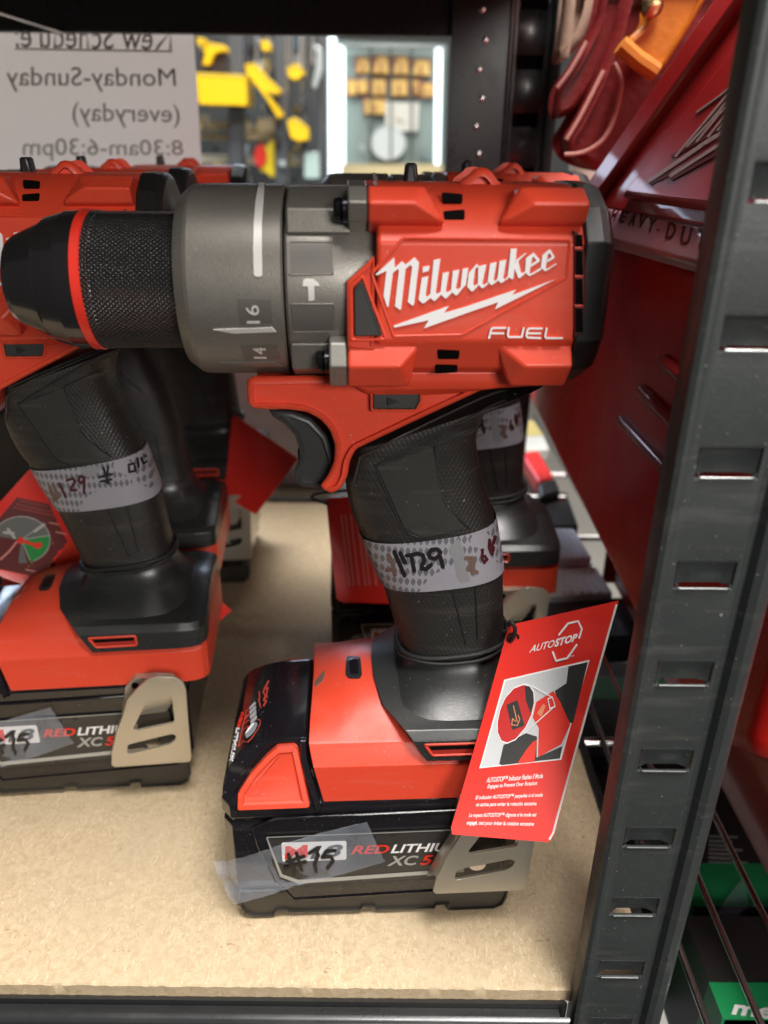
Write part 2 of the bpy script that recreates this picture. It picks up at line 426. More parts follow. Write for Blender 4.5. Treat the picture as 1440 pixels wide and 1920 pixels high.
    def bead(path, y, r, m, name, par, closed=True, rr=4):
        P = rnd(path, rr) if closed else path
        return finish(name, tube_bm([fr.on(a, b2, y) for a, b2 in P], r, 6, closed=closed), m, par)
    bead([(658, 537), (680, 518), (724, 636), (659, 637)], -33.0, .55, RED, 'insert_rim', body)
    bead([(757, 446), (1068, 450), (1062, 520), (866, 628), (738, 631), (697, 513)], -32.9, .5, RED, 'panel_rim', body)
    # bosses
    def boss(sgn, xs, sect, m):
        # xs: (x0,x1) for each of the outer three section points
        pts = []
        for (y, z), (a, b2) in zip(sect, xs): pts += [(a, y, ZA+z), (b2, y, ZA+z)]
        a, b2 = xs[0]; pts += [(a, -18, ZA+sect[0][1]*.7), (b2, -18, ZA+sect[0][1]*.7)]
        pts += [(xs[2][0], -10, ZA+sect[2][1]*.95), (xs[2][1], -10, ZA+sect[2][1]*.95)]
        return [(x, y*sgn, z) for x, y, z in pts]
    up = [(-32.2, 21.5), (-35, 27), (-27, 31)]; lo = [(-31.5, -13.8), (-35.4, -20.5), (-29, -28.5)]
    xi = lambda px, py: X(px, py, -33)
    BO = [(up, ((xi(690, 415), xi(836, 415)), (xi(690, 378), xi(778, 378)), (xi(690, 352), xi(800, 352)))),
          (up, ((xi(936, 425), 56.9), (xi(1000, 381), 56.9), (xi(985, 345), 56.9))),
          (lo, ((xi(652, 650), xi(790, 652)), (xi(652, 683), xi(748, 683)), (xi(652, 706), xi(770, 706)))),
          (lo, ((xi(930, 648), 56.9), (xi(982, 689), 56.9), (xi(960, 715), 56.9)))]
    for sct, xs in BO:
        for s in (1, -1): finish('screw_boss', hull_bm(boss(s, xs, sct, None)), RED, body, bevel=1.1, seg=3)
    # grey lugs in front of the red, with bolts
    lug = [(up, xi(652, 378), xi(690, 378)-.15), (lo, xi(617, 683), xi(652, 683)-.15)]
    for sct, a, b2 in lug:
        for s in (1, -1): finish('case_lug', hull_bm(boss(s, ((a, b2),)*3, [(y+.5, z) for y, z in sct], None)), GRYL, gc, bevel=.8)
    for s in (1, -1):
        for yy, zz_, a in ((-27.5, 24.5, lug[0][1]), (-27.8, -20.5, lug[1][1])):
            finish('bolt', lathe_bm([(a-4.2, 1.2), (a-4.2, 2.6), (a-3.6, 3.3), (a-2.2, 3.6), (a-1.9, 3.0), (a-1.4, 3.7), (a+1, 3.7)], ZA+zz_, 24, y0=yy*s), SCRW, gc)
    # vents
    def plane(P0, n):
        n = Vector(n).normalized(); P0 = Vector(P0)
        def f(px, py, h):
            d = fr.mi @ ray(px, py); t = (P0-fr.c).dot(n)/d.dot(n); return fr.c + d*t + n*h
        return f
    vu = plane((0, -29, ZA+20.5), (0, -.747, .664)); vl = plane((0, -30, ZA-18), (0, -.857, -.514))
    for q in ([(828, 362), (867, 365), (867, 380), (831, 380)], [(831, 397), (871, 394), (871, 412), (833, 412)]):
        decal('vent_hole', [rnd(q, 3)], vu, DARK, body, h=.35)
    for q in ([(820, 655), (862, 657), (860, 672), (821, 672)], [(816, 683), (858, 684), (857, 697), (815, 699)]):
        decal('vent_hole', [rnd(q, 3)], vl, DARK, body, h=.35)
    # sight bump and nub on top
    P = xz([(850, 350), (862, 334), (874, 326), (884, 316), (896, 313), (908, 315), (918, 323), (925, 334), (935, 345), (935, 362), (850, 362)], -4)
    finish('top_bump', pillow_bm(P, -12, 10, 2.5, 3), RED, body)
    P = xz([(756, 345), (760, 309), (764, 305), (776, 305), (780, 309), (783, 345)], 10)
    finish('top_nub', pillow_bm(P, 5, 13, 1, 3), BLK, root)
    # ---- rear cap
    bm = rings_bm([[(x, y*k, ZA+z*k) for y, z in sec] for x, k in ((57.2, 1.0), (57.4, 1.018), (62.5, 1.018), (65.2, .99), (66.9, .93), (67.2, .70), (67.6, .66))])
    cap = finish('rear_cap', bm, BLK, root, bevel=.7, seg=2, sharp=20)
    P = xz([(1077, 428), (1090, 445), (1097, 480), (1098, 560), (1091, 612), (1076, 640)], -33.5)
    finish('rear_vent', pillow_bm(rnd(P, 2), -33.95, -30, .3, 2), mat('vent_red', (.10, .006, .004), .5), cap)
    for y0 in (465, 518, 573):
        P = xz([(1076, y0-3), (1093, y0-2), (1093, y0+3), (1076, y0+3)], -33.5)
        finish('vent_rib', pillow_bm(P, -34.2, -32, .3, 2), REDS, cap)
    for y0, y1 in ((440, 462), (470, 515), (523, 570), (578, 622)):
        P = xz([(1079, y0), (1091, y0), (1093, y1), (1079, y1)], -33.5)
        finish('vent_hole', pillow_bm(P, -34.05, -33, .1, 1), DARK, cap)
    # ---- lettering on the housing
    A = lambda pts: [(690+a/7.579, 450+b2/7.579) for a, b2 in pts]
    B = lambda pts: [(870+a/7.579, 450+b2/7.579) for a, b2 in pts]
    M_ = [A([(105, 490), (375, 245), (380, 395), (485, 300), (535, 350), (660, 245), (725, 320), (655, 910), (632, 935), (565, 880), (628, 380), (600, 355), (535, 410), (470, 985), (455, 995), (382, 940), (440, 430), (425, 412), (355, 465), (292, 945), (275, 955), (220, 795), (262, 440), (125, 500)]),
          A([(780, 380), (875, 365), (862, 440), (775, 465)]),
          A([(765, 535), (858, 515), (818, 785), (845, 808), (885, 765), (880, 830), (800, 895), (775, 900), (717, 850)]),
          A([(933, 285), (1028, 265), (962, 745), (985, 765), (1030, 735), (1035, 780), (955, 860), (935, 865), (880, 820), (885, 760)]),
          A([(1062, 470), (1150, 452), (1105, 725), (1130, 745), (1185, 705), (1190, 750), (1115, 828), (1095, 830), (1035, 775), (1030, 735)]),
          A([(1205, 440), (1298, 420), (1250, 680), (1275, 705), (1330, 660), (1375, 650), (1270, 780), (1245, 785), (1190, 740), (1180, 705)]),
          A([(1345, 410), (1425, 395), (1390, 640), (1375, 655), (1310, 710), (1315, 665)]),
          B([(70, 465), (175, 345), (200, 350), (205, 385), (160, 400), (130, 630), (150, 655), (190, 620), (200, 650), (130, 725), (105, 730), (45, 665)]),
          B([(205, 375), (318, 345), (260, 620), (290, 640), (335, 595), (345, 620), (270, 685), (250, 680), (195, 630)]),
          B([(370, 335), (465, 310), (420, 565), (440, 585), (480, 545), (485, 575), (400, 640), (385, 638), (335, 590)]),
          B([(505, 300), (602, 278), (555, 540), (580, 560), (625, 510), (635, 540), (535, 610), (515, 605), (472, 560)]),
          B([(665, 125), (750, 120), (735, 285), (700, 545), (680, 560), (620, 520)]),
          B([(740, 285), (870, 185), (888, 190), (780, 290), (762, 330), (735, 320)]),
          B([(720, 330), (775, 310), (810, 465), (840, 470), (865, 445), (870, 475), (795, 540), (770, 540), (718, 400)]),
          B([(880, 260), (985, 180), (985, 235), (965, 265), (930, 470), (950, 480), (1095, 390), (1100, 420), (945, 508), (925, 510), (865, 460)]),
          B([(975, 190), (990, 180), (1082, 290), (1040, 300), (985, 235)]),
          B([(1082, 285), (1065, 310), (950, 385), (955, 345), (1035, 290)]),
          B([(1115, 215), (1215, 130), (1210, 190), (1190, 210), (1160, 400), (1180, 412), (1310, 330), (1315, 345), (1170, 438), (1145, 442), (1090, 390)]),
          B([(1205, 140), (1220, 130), (1290, 240), (1255, 240), (1205, 180)]),
          B([(1290, 235), (1275, 262), (1180, 320), (1185, 285), (1250, 235)])]
    decal('script_lettering', M_, f33, WHITE, body, h=.35)
    decal('lightning_mark', [[(738, 610.5), (841.7, 573.4), (833, 586.5), (870, 576), (967.5, 543), (961, 553), (1042, 523.5), (928, 580), (934, 566.5), (870, 588.8), (795, 615.6), (803.7, 600.4), (739.5, 614.3)]], f33, WHITE, body, h=.35)
    decal('block_lettering', strokes([[(917, 634), (921, 618), (924, 615), (948, 615)], [(921, 625), (944, 625)], [(954, 615), (952, 629), (954, 632), (978, 632), (982, 615)], [(1016, 616), (992, 616), (989, 619), (987, 630), (989, 633), (1013, 634)], [(989, 625), (1013, 625)], [(1025, 616), (1022, 631), (1024, 634), (1054, 634)]], 3.6), f33, WHITE, body, h=.75)
    # ---- red trigger housing
    G = [(462, 722), (464, 712), (472, 707), (560, 705), (640, 704), (646, 684), (900, 690), (1040, 700), (1064, 714), (1055, 721), (905, 731), (786, 786), (668, 842), (656, 865), (652, 893), (640, 916), (621, 926), (604, 917), (601, 911), (614, 894), (626, 866), (628, 835), (618, 806), (600, 786), (576, 773), (540, 768), (500, 768), (474, 766), (464, 756)]
    P = xz(rnd(G, 7, 3), -17)
    th = finish('trigger_housing', pillow_bm(P, -18.5, 18.5, 2.2, 4), RED, root, sharp=60)
    # shoulder between the round head and the housing
    finish('housing_shoulder', hull_bm([(x, y, z) for y in (-22, 22) for x, z in ((xi(660, 700), ZA-24), (xi(660, 712), ZA-30.5), (xi(1040, 700), ZA-24), (xi(1000, 715), ZA-30.5))] + [(x, y, z) for y in (-17, 17) for x, z in ((xi(700, 715), ZA-36), (xi(900, 715), ZA-34))]), RED, th, bevel=2.5, seg=3)
    P = xz([(505, 764), (549, 766), (584, 780), (614, 812), (626, 851), (626, 882), (613, 909), (598, 910), (567, 908), (554, 896), (553, 876), (562, 855), (562, 838), (553, 811), (535, 791), (512, 776)], -8)
    finish('trigger', pillow_bm([p for p in P], -12, 12, 1.8, 5), mat('trigger_grey', (.028, .028, .029), .42, bump=(1500, .2, .1)), root, sharp=60)
    P = xz(rnd([(699, 731), (788, 731), (788, 750), (780, 767), (699, 767)], 4), -18.5)
    sw = finish('direction_switch', pillow_bm(P, -19.3, -15, .5, 2), RUB, root)
    bead([(697, 729), (790, 729), (790, 751), (781, 769), (697, 769)], -18.4, .5, RED, 'switch_rim', th)
    decal('arrow_mark', [[(727, 745), (727, 761), (748, 753)]], at(-19.3), BLK, sw, h=.25)
    # ---- grip
    ST = [((668, 846), (1034, 722), 19.2), ((661, 866), (1004, 734), 19.2), ((656, 889), (960, 750), 18.8), ((648, 912), (922, 776), 18.4), ((650, 936), (899, 816), 18), ((657, 958), (899, 860), 17.5), ((665, 974), (911, 912), 17.5),
          ((676, 990), (924, 957), 17.5), ((692, 1032), (932, 1002), 17.3), ((712, 1076), (939, 1052), 17), ((726, 1118), (940, 1094), 17), ((740, 1165), (941, 1140), 17), ((749, 1194), (943, 1172), 17.4), ((749, 1214), (945, 1194), 18.6),
          ((741, 1230), (953, 1213), 22), ((722, 1245), (968, 1232), 27), ((698, 1258), (992, 1252), 33)]
    PL = [-17, -17, -17, -16, -12, -7, -3]+[0]*10
    LR = [(fr.on(*a, y), fr.on(*b2, y), w) for (a, b2, w), y in zip(ST, PL)]
    dl = densify([p[0] for p in LR], 4); dr = densify([p[1] for p in LR], 4); dw = densify([(p[2], 0, 0) for p in LR], 4)
    def ring(i, off=0.0, seg=72):
        n = 2.7 + 2.3*max(0, 1-i/26)
        Lp, Rp, w = dl[i], dr[i], dw[i].x; c2 = (Lp+Rp)/2; ax = (Rp-Lp)/2; k = (ax.length+off)/ax.length; out = []
        for j in range(seg):
            a = 2*math.pi*j/seg; ca, sa = math.cos(a), math.sin(a)
            p = abs(ca)**(2/n)*(1 if ca > 0 else -1); q = abs(sa)**(2/n)*(1 if sa > 0 else -1)
            v = c2 + ax*k*p; v.y = -(w+off)*q; out.append(tuple(v))
        return out
    grip = finish('grip', rings_bm([ring(i) for i in range(50)]), GRIP, root, sharp=70)
    finish('grip_neck', rings_bm([ring(i) for i in range(49, len(dl))]), OVER, root, sharp=70)
    bgr = bvh_of(grip); sgr = lambda px, py, h: fr.hit(bgr, px, py, h)
    C3 = lambda pts: [(420+a/2.25, 660+b2/2.25) for a, b2 in pts]
    decal('grip_panel', [rnd([(707, 875), (811, 838), (818, 882), (829, 940), (872, 990), (800, 1006), (785, 1004), (758, 988)], 3)], sgr, RUBP, grip, h=.5, sub=5)
    for path in ([(556, 405), (1110, 150), (1320, 150)], [(580, 440), (1115, 185), (1230, 180)], [(545, 560), (560, 500), (575, 440)]):
        P = [p for p in (sgr(a, b2, .1) for a, b2 in [tuple(v)[:2] for v in densify([(x, y, 0) for x, y in C3(path)], 12)]) if p]
        if len(P) > 2: finish('grip_ridge', tube_bm(P, .55, 6), RUB, grip)
    for path in ([(636, 480), (1105, 240), (1190, 205)], [(636, 480), (690, 600), (760, 745), (830, 785)], [(888, 395), (1060, 318)], [(888, 395), (895, 500), (922, 632), (1035, 745)], [(962, 995), (1020, 1230)], [(1060, 985), (1070, 1210)]):
        P = [p for p in (sgr(a, b2, .12) for a, b2 in [tuple(v)[:2] for v in densify([(x, y, 0) for x, y in C3(path)], 12)]) if p]
        if len(P) > 2: finish('grip_groove', tube_bm(P, .42, 6), mat('groove_black', (.008, .008, .008), .6), grip)
    tp = finish('price_tape', rings_bm([ring(i, .7) for i in range(28, 37)], cap=False), TAPE, root, sharp=80)
    btp = bvh_of(tp); stp = lambda px, py, h: fr.hit(btp, px, py, h)
    K7 = lambda pts: [(670+a/4.966, 960+b2/4.966) for a, b2 in pts]
    decal('handwritten_number', strokes([K7([(460, 405), (500, 400), (530, 545)]), K7([(505, 400), (560, 385), (610, 400), (625, 450), (600, 500), (600, 525), (640, 530), (685, 490)]), K7([(775, 375), (740, 345), (690, 350), (665, 385), (680, 425), (725, 435), (765, 400), (780, 440), (795, 510)]), K7([(345, 370), (440, 590)]), K7([(400, 380), (445, 470)])], 7.6), stp, INK, tp, h=.12, base=-.2)
    decal('faded_number', strokes([K7([(290, 400), (330, 480), (350, 580)]), K7([(280, 540), (345, 530)])], 8), stp, INKR, tp, h=.1, base=-.2)
    decal('faded_number', strokes([K7([(1010, 430), (1080, 430), (1030, 530), (1110, 560)]), K7([(1080, 430), (1075, 570)])], 8), stp, INKR, tp, h=.1, base=-.2)
    decal('handwritten_number', strokes([K7([(1165, 350), (1160, 430), (1180, 470), (1205, 440), (1185, 410)]), K7([(1230, 260), (1225, 330), (1250, 390), (1265, 330), (1235, 300)]), K7([(1280, 230), (1265, 290)])], 5.5), stp, mat('dark_red_ink', (.06, .01, .012), .4), tp, h=.12, base=-.2)
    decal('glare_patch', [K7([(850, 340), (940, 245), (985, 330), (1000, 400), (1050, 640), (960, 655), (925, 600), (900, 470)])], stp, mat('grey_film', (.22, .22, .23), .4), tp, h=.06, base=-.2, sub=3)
    # elastic cord round the grip
    return root, ring, LR
root1, GRING, LR = build_drill()

def build_foot(root):
    fr = D1
    def X(px, py, y): return fr.on(px, py, y).x
    at = lambda y: (lambda px, py, h: fr.on(px, py, y-h))
    half = [(41, 66.5, -25), (39.6, 83.2, -28.6), (36.6, 86.5, -29.6), (34.6, 90.2, -30.4), (33.4, 91, -30.4), (24, 99.3, -30.2), (12, 104.3, -29.8), (0, 105.6, -29.5)]
    rows = [(-y, z, x0) for y, z, x0 in half] + [(y, z, x0) for y, z, x0 in reversed(half[:-1])]
    def shell(offs, x0f, zmin=0, x1=68, rws=rows):
        cols = 9; rings = []
        for c2 in range(cols+4):
            r = []
            for y, z, x0 in rws:
                xs = x0f(y, z, x0)
                if c2 < cols: x = xs + (x1-14-xs)*c2/(cols-1); k = 1
                else:
                    d = c2-cols+1; x = x1-14 + (7, 11.2, 13.4, 14)[d-1]; k = (.985, .94, .86, .76)[d-1]
                drop = 0 if x < 20 else (x-20)*.10*(max(z-96, 0)/16)
                if x < -14: z = z - max(z-91, 0)*.6*(-14-x)/16
                l = Vector((y, z-66)).normalized()
                r.append((x, y*k + l.x*offs, z - drop + l.y*offs - (1-k)*6*(z > 90)))
            rings.append(r)
        return rings_bm(rings)
    foot = finish('foot_shell', shell(0, lambda y, z, x0: x0), RED, root, bevel=.8, sharp=20)
    # overmold: same shell, a little proud, starting further back
    def xs(y, z, x0): return x0
    oh = [(40.2, 85.5, 15.5), (39.2, 94.6, 10), (36, 97.4, 7), (24, 100.2, -1.5), (12, 104.6, -4.5), (0, 105.8, -5)]
    r2 = [(-y, z, x0) for y, z, x0 in oh] + [(y, z, x0) for y, z, x0 in reversed(oh[:-1])]
    over = finish('foot_overmold', shell(.8, xs, rws=r2), OVER, root, bevel=.9, sharp=24)
    # slot, recess shade put into its dark red and black
    bo = bvh_of(over); so = lambda px, py, h: fr.hit(bo, px, py, h)
    SQ = rnd([(796, 1396), (900, 1393), (900, 1413), (811, 1416)], 4)
    decal('foot_slot', [SQ], so, mat('slot_red', (.30, .012, .006), .5), over, h=.15, sub=2)
    P = [p for p in (so(a, b2, .1) for a, b2 in SQ) if p]
    finish('slot_rim', tube_bm(P, .55, 6, closed=True), REDS, over)
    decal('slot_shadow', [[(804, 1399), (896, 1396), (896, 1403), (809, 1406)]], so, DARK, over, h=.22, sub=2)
    bf = bvh_of(foot); sf = lambda px, py, h: fr.hit(bf, px, py, h)
    decal('mode_indicator', [rnd([(650, 1231), (676, 1232), (679, 1266), (674, 1273), (654, 1273), (648, 1266)], 5)], sf, BLK, foot, h=.4, sub=3)
    decal('indicator_window', [rnd([(655, 1237), (672, 1238), (673, 1264), (657, 1265)], 5)], sf, BLKG, foot, h=.65, sub=2)
    decal('work_light', [rnd([(592, 1277), (609, 1257), (609, 1268), (605, 1278), (591, 1289)], 2)], sf, mat('clear_lens', (.16, .10, .08), .12, coat=.6), foot, h=.4, sub=2)
    # ---- battery
    def plan(i): return [(-66+i, -36+i*.6), (-62+i*.8, -41+i), (50-i*.8, -41+i), (56-i, -36+i*.6), (56-i, 36-i*.6), (50-i*.8, 41-i), (-62+i*.8, 41-i), (-66+i, 36-i*.6)]
    lv = [(16, 1.5), (18.5, 1.5), (20, .2), (55, .2), (56.5, 1.4), (58, 1.4), (59.2, 0), (65.5, 0), (67.5, 1.2), (71, 6)]
    bat = finish('battery', rings_bm([[(x, y, z) for x, y in plan(i)] for z, i in lv]), BLKG, root, bevel=.6, seg=2, sharp=30)
    # lower base with notches, long profile extruded across
    P = [(-62, 17), (-62.5, 8), (-60.5, 3), (-56.5, .4), (-48.5, .4), (-47, 1.2), (-46.2, 3.6), (-42.5, 3.8), (-42, 2.6), (-10.5, 2.2), (-9.5, 3.5), (-9, 4.2), (-5, 4), (-4.6, 2), (22, 1.8), (23, 4), (27, 4), (27.5, .4), (48, .4), (52, 3), (53.5, 8), (53.5, 17)]
    finish('battery_base', pillow_bm(P, -41, 41, 1.2, 3), BATB, bat)
    # side plates and label
    for s in (1,):
        q = [(472, 1553), (516, 1534), (560, 1532), (945, 1515), (955, 1664), (550, 1689), (514, 1652), (482, 1590)]
        P = [(p.x, p.z) for p in (fr.on(a, b2, -42) for a, b2 in q)]; P = [(min(x, 49), z) for x, z in P]
        pl = finish('side_plate', pillow_bm(P, -42.3, -38, .7, 3), BLKG, bat)
        q = [(500, 1571), (940, 1552), (945, 1640), (560, 1662), (524, 1646), (512, 1622)]
        P = [(p.x, p.z) for p in (fr.on(a, b2, -42.4) for a, b2 in q)]; P = [(min(x, 47.5), z) for x, z in P]
        lab = finish('battery_label', pillow_bm(P, -42.7, -41, .15, 2), BATL, bat)
    s42 = at(-42.7)
    decal('silver_border', [[(499, 1571), (501.5, 1571), (529, 1639), (560, 1650), (870, 1628), (870, 1635), (560, 1657), (525, 1644)], [(500, 1569.5), (870, 1555), (870, 1556.5), (500, 1571)]], s42, SILV, lab, h=.1)
    s428 = at(-42.8)
    bad = decal('white_badge', [rnd([(527.5, 1580), (649.5, 1576.5), (649.5, 1612), (529.5, 1616)], 4)], s42, WHITE, lab, h=.12)
    text('badge_letter', 'M', ((534, 1611), (579, 1608), (577, 1584), (533, 1587)), s428, REDP, bad, bold=.03, shear=.05, h=.18, base=0)
    text('badge_number', '18', ((581, 1611), (643, 1606), (643, 1583), (581, 1587)), s428, PDARK, bad, bold=.03, shear=.25, h=.21, base=0)
    text('label_lettering', 'RED', ((658, 1602), (729, 1600), (731, 1584), (662, 1586)), s42, REDP, lab, bold=.022, shear=.2, h=.15)
    text('label_lettering', 'LITHIUM', ((732, 1600), (866, 1595), (868, 1579), (735, 1584)), s42, WHITE, lab, bold=.022, shear=.2, h=.15)
    text('label_lettering', 'XC', ((725, 1624), (783, 1622), (785, 1604), (730, 1605)), s42, SILV, lab, bold=.022, shear=.2, h=.15)
    text('label_lettering', '5.0', ((787, 1622), (842, 1620), (845, 1601), (790, 1604)), s42, REDP, lab, bold=.022, shear=.2, h=.15)
    # nose with the fuel gauge
    pts = []
    for y, zt in ((-40, 0), (40, 0)): pts += [(-65.5, y*.93, 62), (-65.5, y*.9, 69), (-22, y, 62), (-23, y, 67.5)]
    for s in (-1, 1): pts += [(-64.8, s*32, 72), (-62.4, s*30, 77), (-58.4, s*28, 81.3), (-52.5, s*27, 84.6), (-45.5, s*26, 86.6), (-31.5, s*26, 87.4), (-31.5, s*31, 84)]
    nose = finish('battery_nose', hull_bm(pts), BLKG, bat, bevel=1.6, seg=3, sharp=18)
    bn = bvh_of(nose); sn = lambda px, py, h: fr.hit(bn, px, py, h)
    finish('nose_rib', tube_bm([p for p in (sn(a, b2, .1) for a, b2 in [(436, 1488), (447, 1462), (465, 1436), (486, 1410), (505, 1394), (530, 1390), (568, 1387)]) if p], .8, 8), BLKG, nose)
    N4 = lambda pts: [(420+a/6.4, 1230+b2/6.4) for a, b2 in pts]
    def T(name, s, q, m, **k): return text(name, s, N4(q), sn, m, nose, **k)
    T('gauge_lettering', 'RED', [(212, 672), (152, 860), (185, 860), (238, 672)], REDP, bold=.04, h=.2)
    T('gauge_lettering', 'LITHIUM', [(150, 862), (62, 1262), (98, 1262), (185, 862)], WHITE, bold=.04, h=.2)
    decal('gauge_bar', [N4(q) for q in ([(305, 620), (372, 548), (382, 575), (308, 645)], [(308, 668), (380, 595), (386, 630), (313, 700)], [(313, 720), (385, 650), (390, 690), (318, 760)], [(320, 780), (390, 708), (396, 745), (325, 830)])], sn, mat('gauge_grey', (.35, .34, .35), .3), nose, h=.2)
    decal('gauge_button', [N4([(258, 950), (290, 880), (350, 810), (390, 795), (402, 820), (370, 890), (320, 950), (270, 985)])], sn, mat('button_grey', (.24, .26, .28), .25), nose, h=.35)
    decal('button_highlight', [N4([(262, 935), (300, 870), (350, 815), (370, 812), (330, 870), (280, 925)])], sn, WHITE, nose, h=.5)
    decal('gauge_outline', strokes([N4([(250, 1030), (285, 1035), (340, 980), (400, 890), (438, 810), (435, 770), (405, 768)]), N4([(172, 1090), (240, 1015)]), N4([(172, 1090), (215, 900), (270, 660), (290, 645)]), N4([(250, 760), (300, 700)]), N4([(235, 820), (300, 770)]), N4([(215, 900), (300, 840)])], .9), sn, mat('thin_red_print', (.45, .05, .03), .4), nose, h=.2)
    decal('red_script', strokes([N4([(425, 430), (430, 500), (420, 530), (440, 620)]), N4([(540, 300), (490, 390), (470, 440), (500, 480), (480, 540), (510, 540), (475, 600)]), N4([(500, 400), (530, 380), (510, 460), (520, 500)])], 2.2), sn, mat('thin_red_print', (.45, .05, .03), .4), nose, h=.2)
    # release latch on each side
    for s in (1, -1):
        q = [(446, 1516), (447, 1484), (470, 1448), (500, 1415), (520, 1398), (552, 1396), (559, 1402), (581, 1504), (581, 1511)]
        pn = []
        def lp(px, py, h):
            n = Vector((0, -.90, .43)).normalized(); P0 = Vector((0, -38.2, 70)); d = fr.mi @ ray(px, py)
            return fr.c + d*((P0-fr.c).dot(n)/d.dot(n)) + n*h
        b2 = bmesh.new()
        o0 = rnd(q, 3, 3); q_in = offset(o0, 14); q_m = offset(o0, 1.2)
        rings_bm([[tuple(lp(a, c2, hh)) for a, c2 in pp] for pp, hh in ((o0, -3), (o0, 1.8), (q_m, 2.6), (offset(o0, 10), 2.7), (q_in, 1.9), (offset(o0, 16), 1.8))], bm=b2)
        if s < 0:
            bmesh.ops.scale(b2, vec=(1, -1, 1), verts=b2.verts); bmesh.ops.translate(b2, vec=(0, -2.5, -3), verts=b2.verts)
        finish('release_latch', b2, RED, bat, sharp=20)
        # black bar between latch and foot
        P1 = [lp(a, c2, 1.2) for a, c2 in ((563, 1388), (561, 1416), (590, 1520))]
        bmx = bmesh.new(); P = [(564, 1386), (574, 1386), (577, 1418), (604, 1512), (592, 1518), (563, 1420)]
        rings_bm([[tuple(lp(a, c2, hh)) for a, c2 in pp] for pp, hh in ((P, -4), (P, 1.6), (offset(P, 1.6), 2.5))], bm=bmx)
        if s < 0: bmx.free(); continue
        finish('latch_bar', bmx, BLKG, nose, sharp=25)
    # strip of clear tape with a marker number
    q = [(399, 1619), (460, 1606), (517, 1587), (600, 1562), (688, 1541), (705, 1580), (722, 1616), (640, 1640), (555, 1661), (500, 1680), (438, 1697), (415, 1655)]
    b2 = bmesh.new(); vs = [b2.verts.new(fr.on(a, c2, -43.1 + (2.2 if a < 420 else 0))) for a, c2 in q]; b2.faces.new(vs)
    bmesh.ops.triangulate(b2, faces=b2.faces)
    for _ in range(3): bmesh.ops.subdivide_edges(b2, edges=[e for e in b2.edges if e.calc_length() > 3], cuts=1, use_grid_fill=True); bmesh.ops.triangulate(b2, faces=b2.faces)
    for v in b2.verts: v.co.y += .18*math.sin(v.co.x*.9+v.co.z*.5)*math.sin(v.co.z*.7-v.co.x*.3) - (.6*max(0, (-60-v.co.x)/6)*math.sin(v.co.z*.5))
    ft = finish('clear_tape', b2, CLEAR, bat)
    s43 = at(-43.2)
    decal('handwritten_number', strokes([[(541, 1602), (552, 1640)], [(556, 1600), (566, 1632)], [(534, 1630), (573, 1616)], [(538, 1616), (570, 1606)], [(545, 1622), (562, 1622)], [(580, 1600), (592, 1592), (597, 1604), (590, 1620), (593, 1634)], [(604, 1608), (612, 1596), (628, 1595)], [(604, 1608), (620, 1606), (625, 1614), (614, 1628)]], 6.5), s43, INK, bat, h=.1, base=0)
    # ---- belt clip (sheet steel), outline taken on the drill to the left
    C6 = lambda pts: [(a/2.527, 780+b2/2.527) for a, b2 in pts]
    CS = 8.0
    def lz(pts, y): return [(p.x+CS, p.z) for p in (L1C.on(a, b2, y) for a, b2 in C6(pts))]
    o = lz([(510, 1345), (560, 1290), (610, 1247), (645, 1236), (735, 1240), (775, 1262), (790, 1300), (800, 1420), (820, 1625), (812, 1640), (640, 1652), (455, 1665), (440, 1655), (440, 1600), (462, 1500), (492, 1420)], -52)
    w1 = lz([(612, 1335), (722, 1327), (737, 1445), (730, 1455), (550, 1493), (542, 1480)], -52)
    w2 = lz([(515, 1562), (530, 1555), (725, 1508), (745, 1515), (742, 1535), (715, 1556), (530, 1602), (515, 1600)], -52)
    cb = bmesh.new()
    def loop(P, y): return [cb.verts.new((x, y, z)) for x, z in P]
    O, W1, W2 = rnd(o, 1.2, 3), rnd(w1, .9, 3), rnd(w2, 1.2, 3)
    for y in (-52.6, -51.2):
        es = []
        for P in (O, W1, W2):
            vs = loop(P, y)
            for i in range(len(vs)): es.append(cb.edges.new((vs[i], vs[(i+1) % len(vs)])))
        bmesh.ops.triangle_fill(cb, use_beauty=True, use_dissolve=True, edges=es)
    cb.verts.ensure_lookup_table(); n = len(O)+len(W1)+len(W2); k0 = 0
    for P in (O, W1, W2):
        for i in range(len(P)):
            a, b2 = k0+i, k0+(i+1) % len(P)
            cb.faces.new((cb.verts[a], cb.verts[b2], cb.verts[b2+n], cb.verts[a+n]))
        k0 += len(P)
    cl = finish('belt_clip', cb, STEEL, root, bevel=.25, seg=2)
    x0, z0 = min(p[0] for p in O), max(p[1] for p in O)
    xa = [p for p in O]
    tab = lz([(500, 1345), (503, 1285), (545, 1243), (640, 1236), (730, 1240), (770, 1300), (700, 1400), (540, 1420), (500, 1400)], -43.5)
    finish('clip_tab', pillow_bm(rnd(tab, 1), -44.4, -40.5, .3, 2), STEEL, cl)
    # bent web joining the tab and the plate along the front edge
    e1 = lz([(500, 1345), (498, 1420), (492, 1440), (470, 1500), (446, 1590)], -44); e2 = lz([(510, 1345), (495, 1418), (478, 1455), (460, 1510), (441, 1600)], -52)
    b2 = bmesh.new(); g = []
    for (xa_, za_), (xb, zb) in zip(e1, e2):
        g.append([(xa_, -43.8, za_), (xa_-.6, -46.5, za_), (xb-.6, -50.5, zb), (xb+.3, -52.2, zb), (xb+1.2, -51.4, zb), (xb+.8, -48, zb), (xa_+1.2, -43.8, za_)])
    rings_bm(g, bm=b2); finish('clip_web', b2, STEEL, cl, sharp=40)
    p = L1C.on(*C6([(548, 1282)])[0], -44.5); p.x += CS
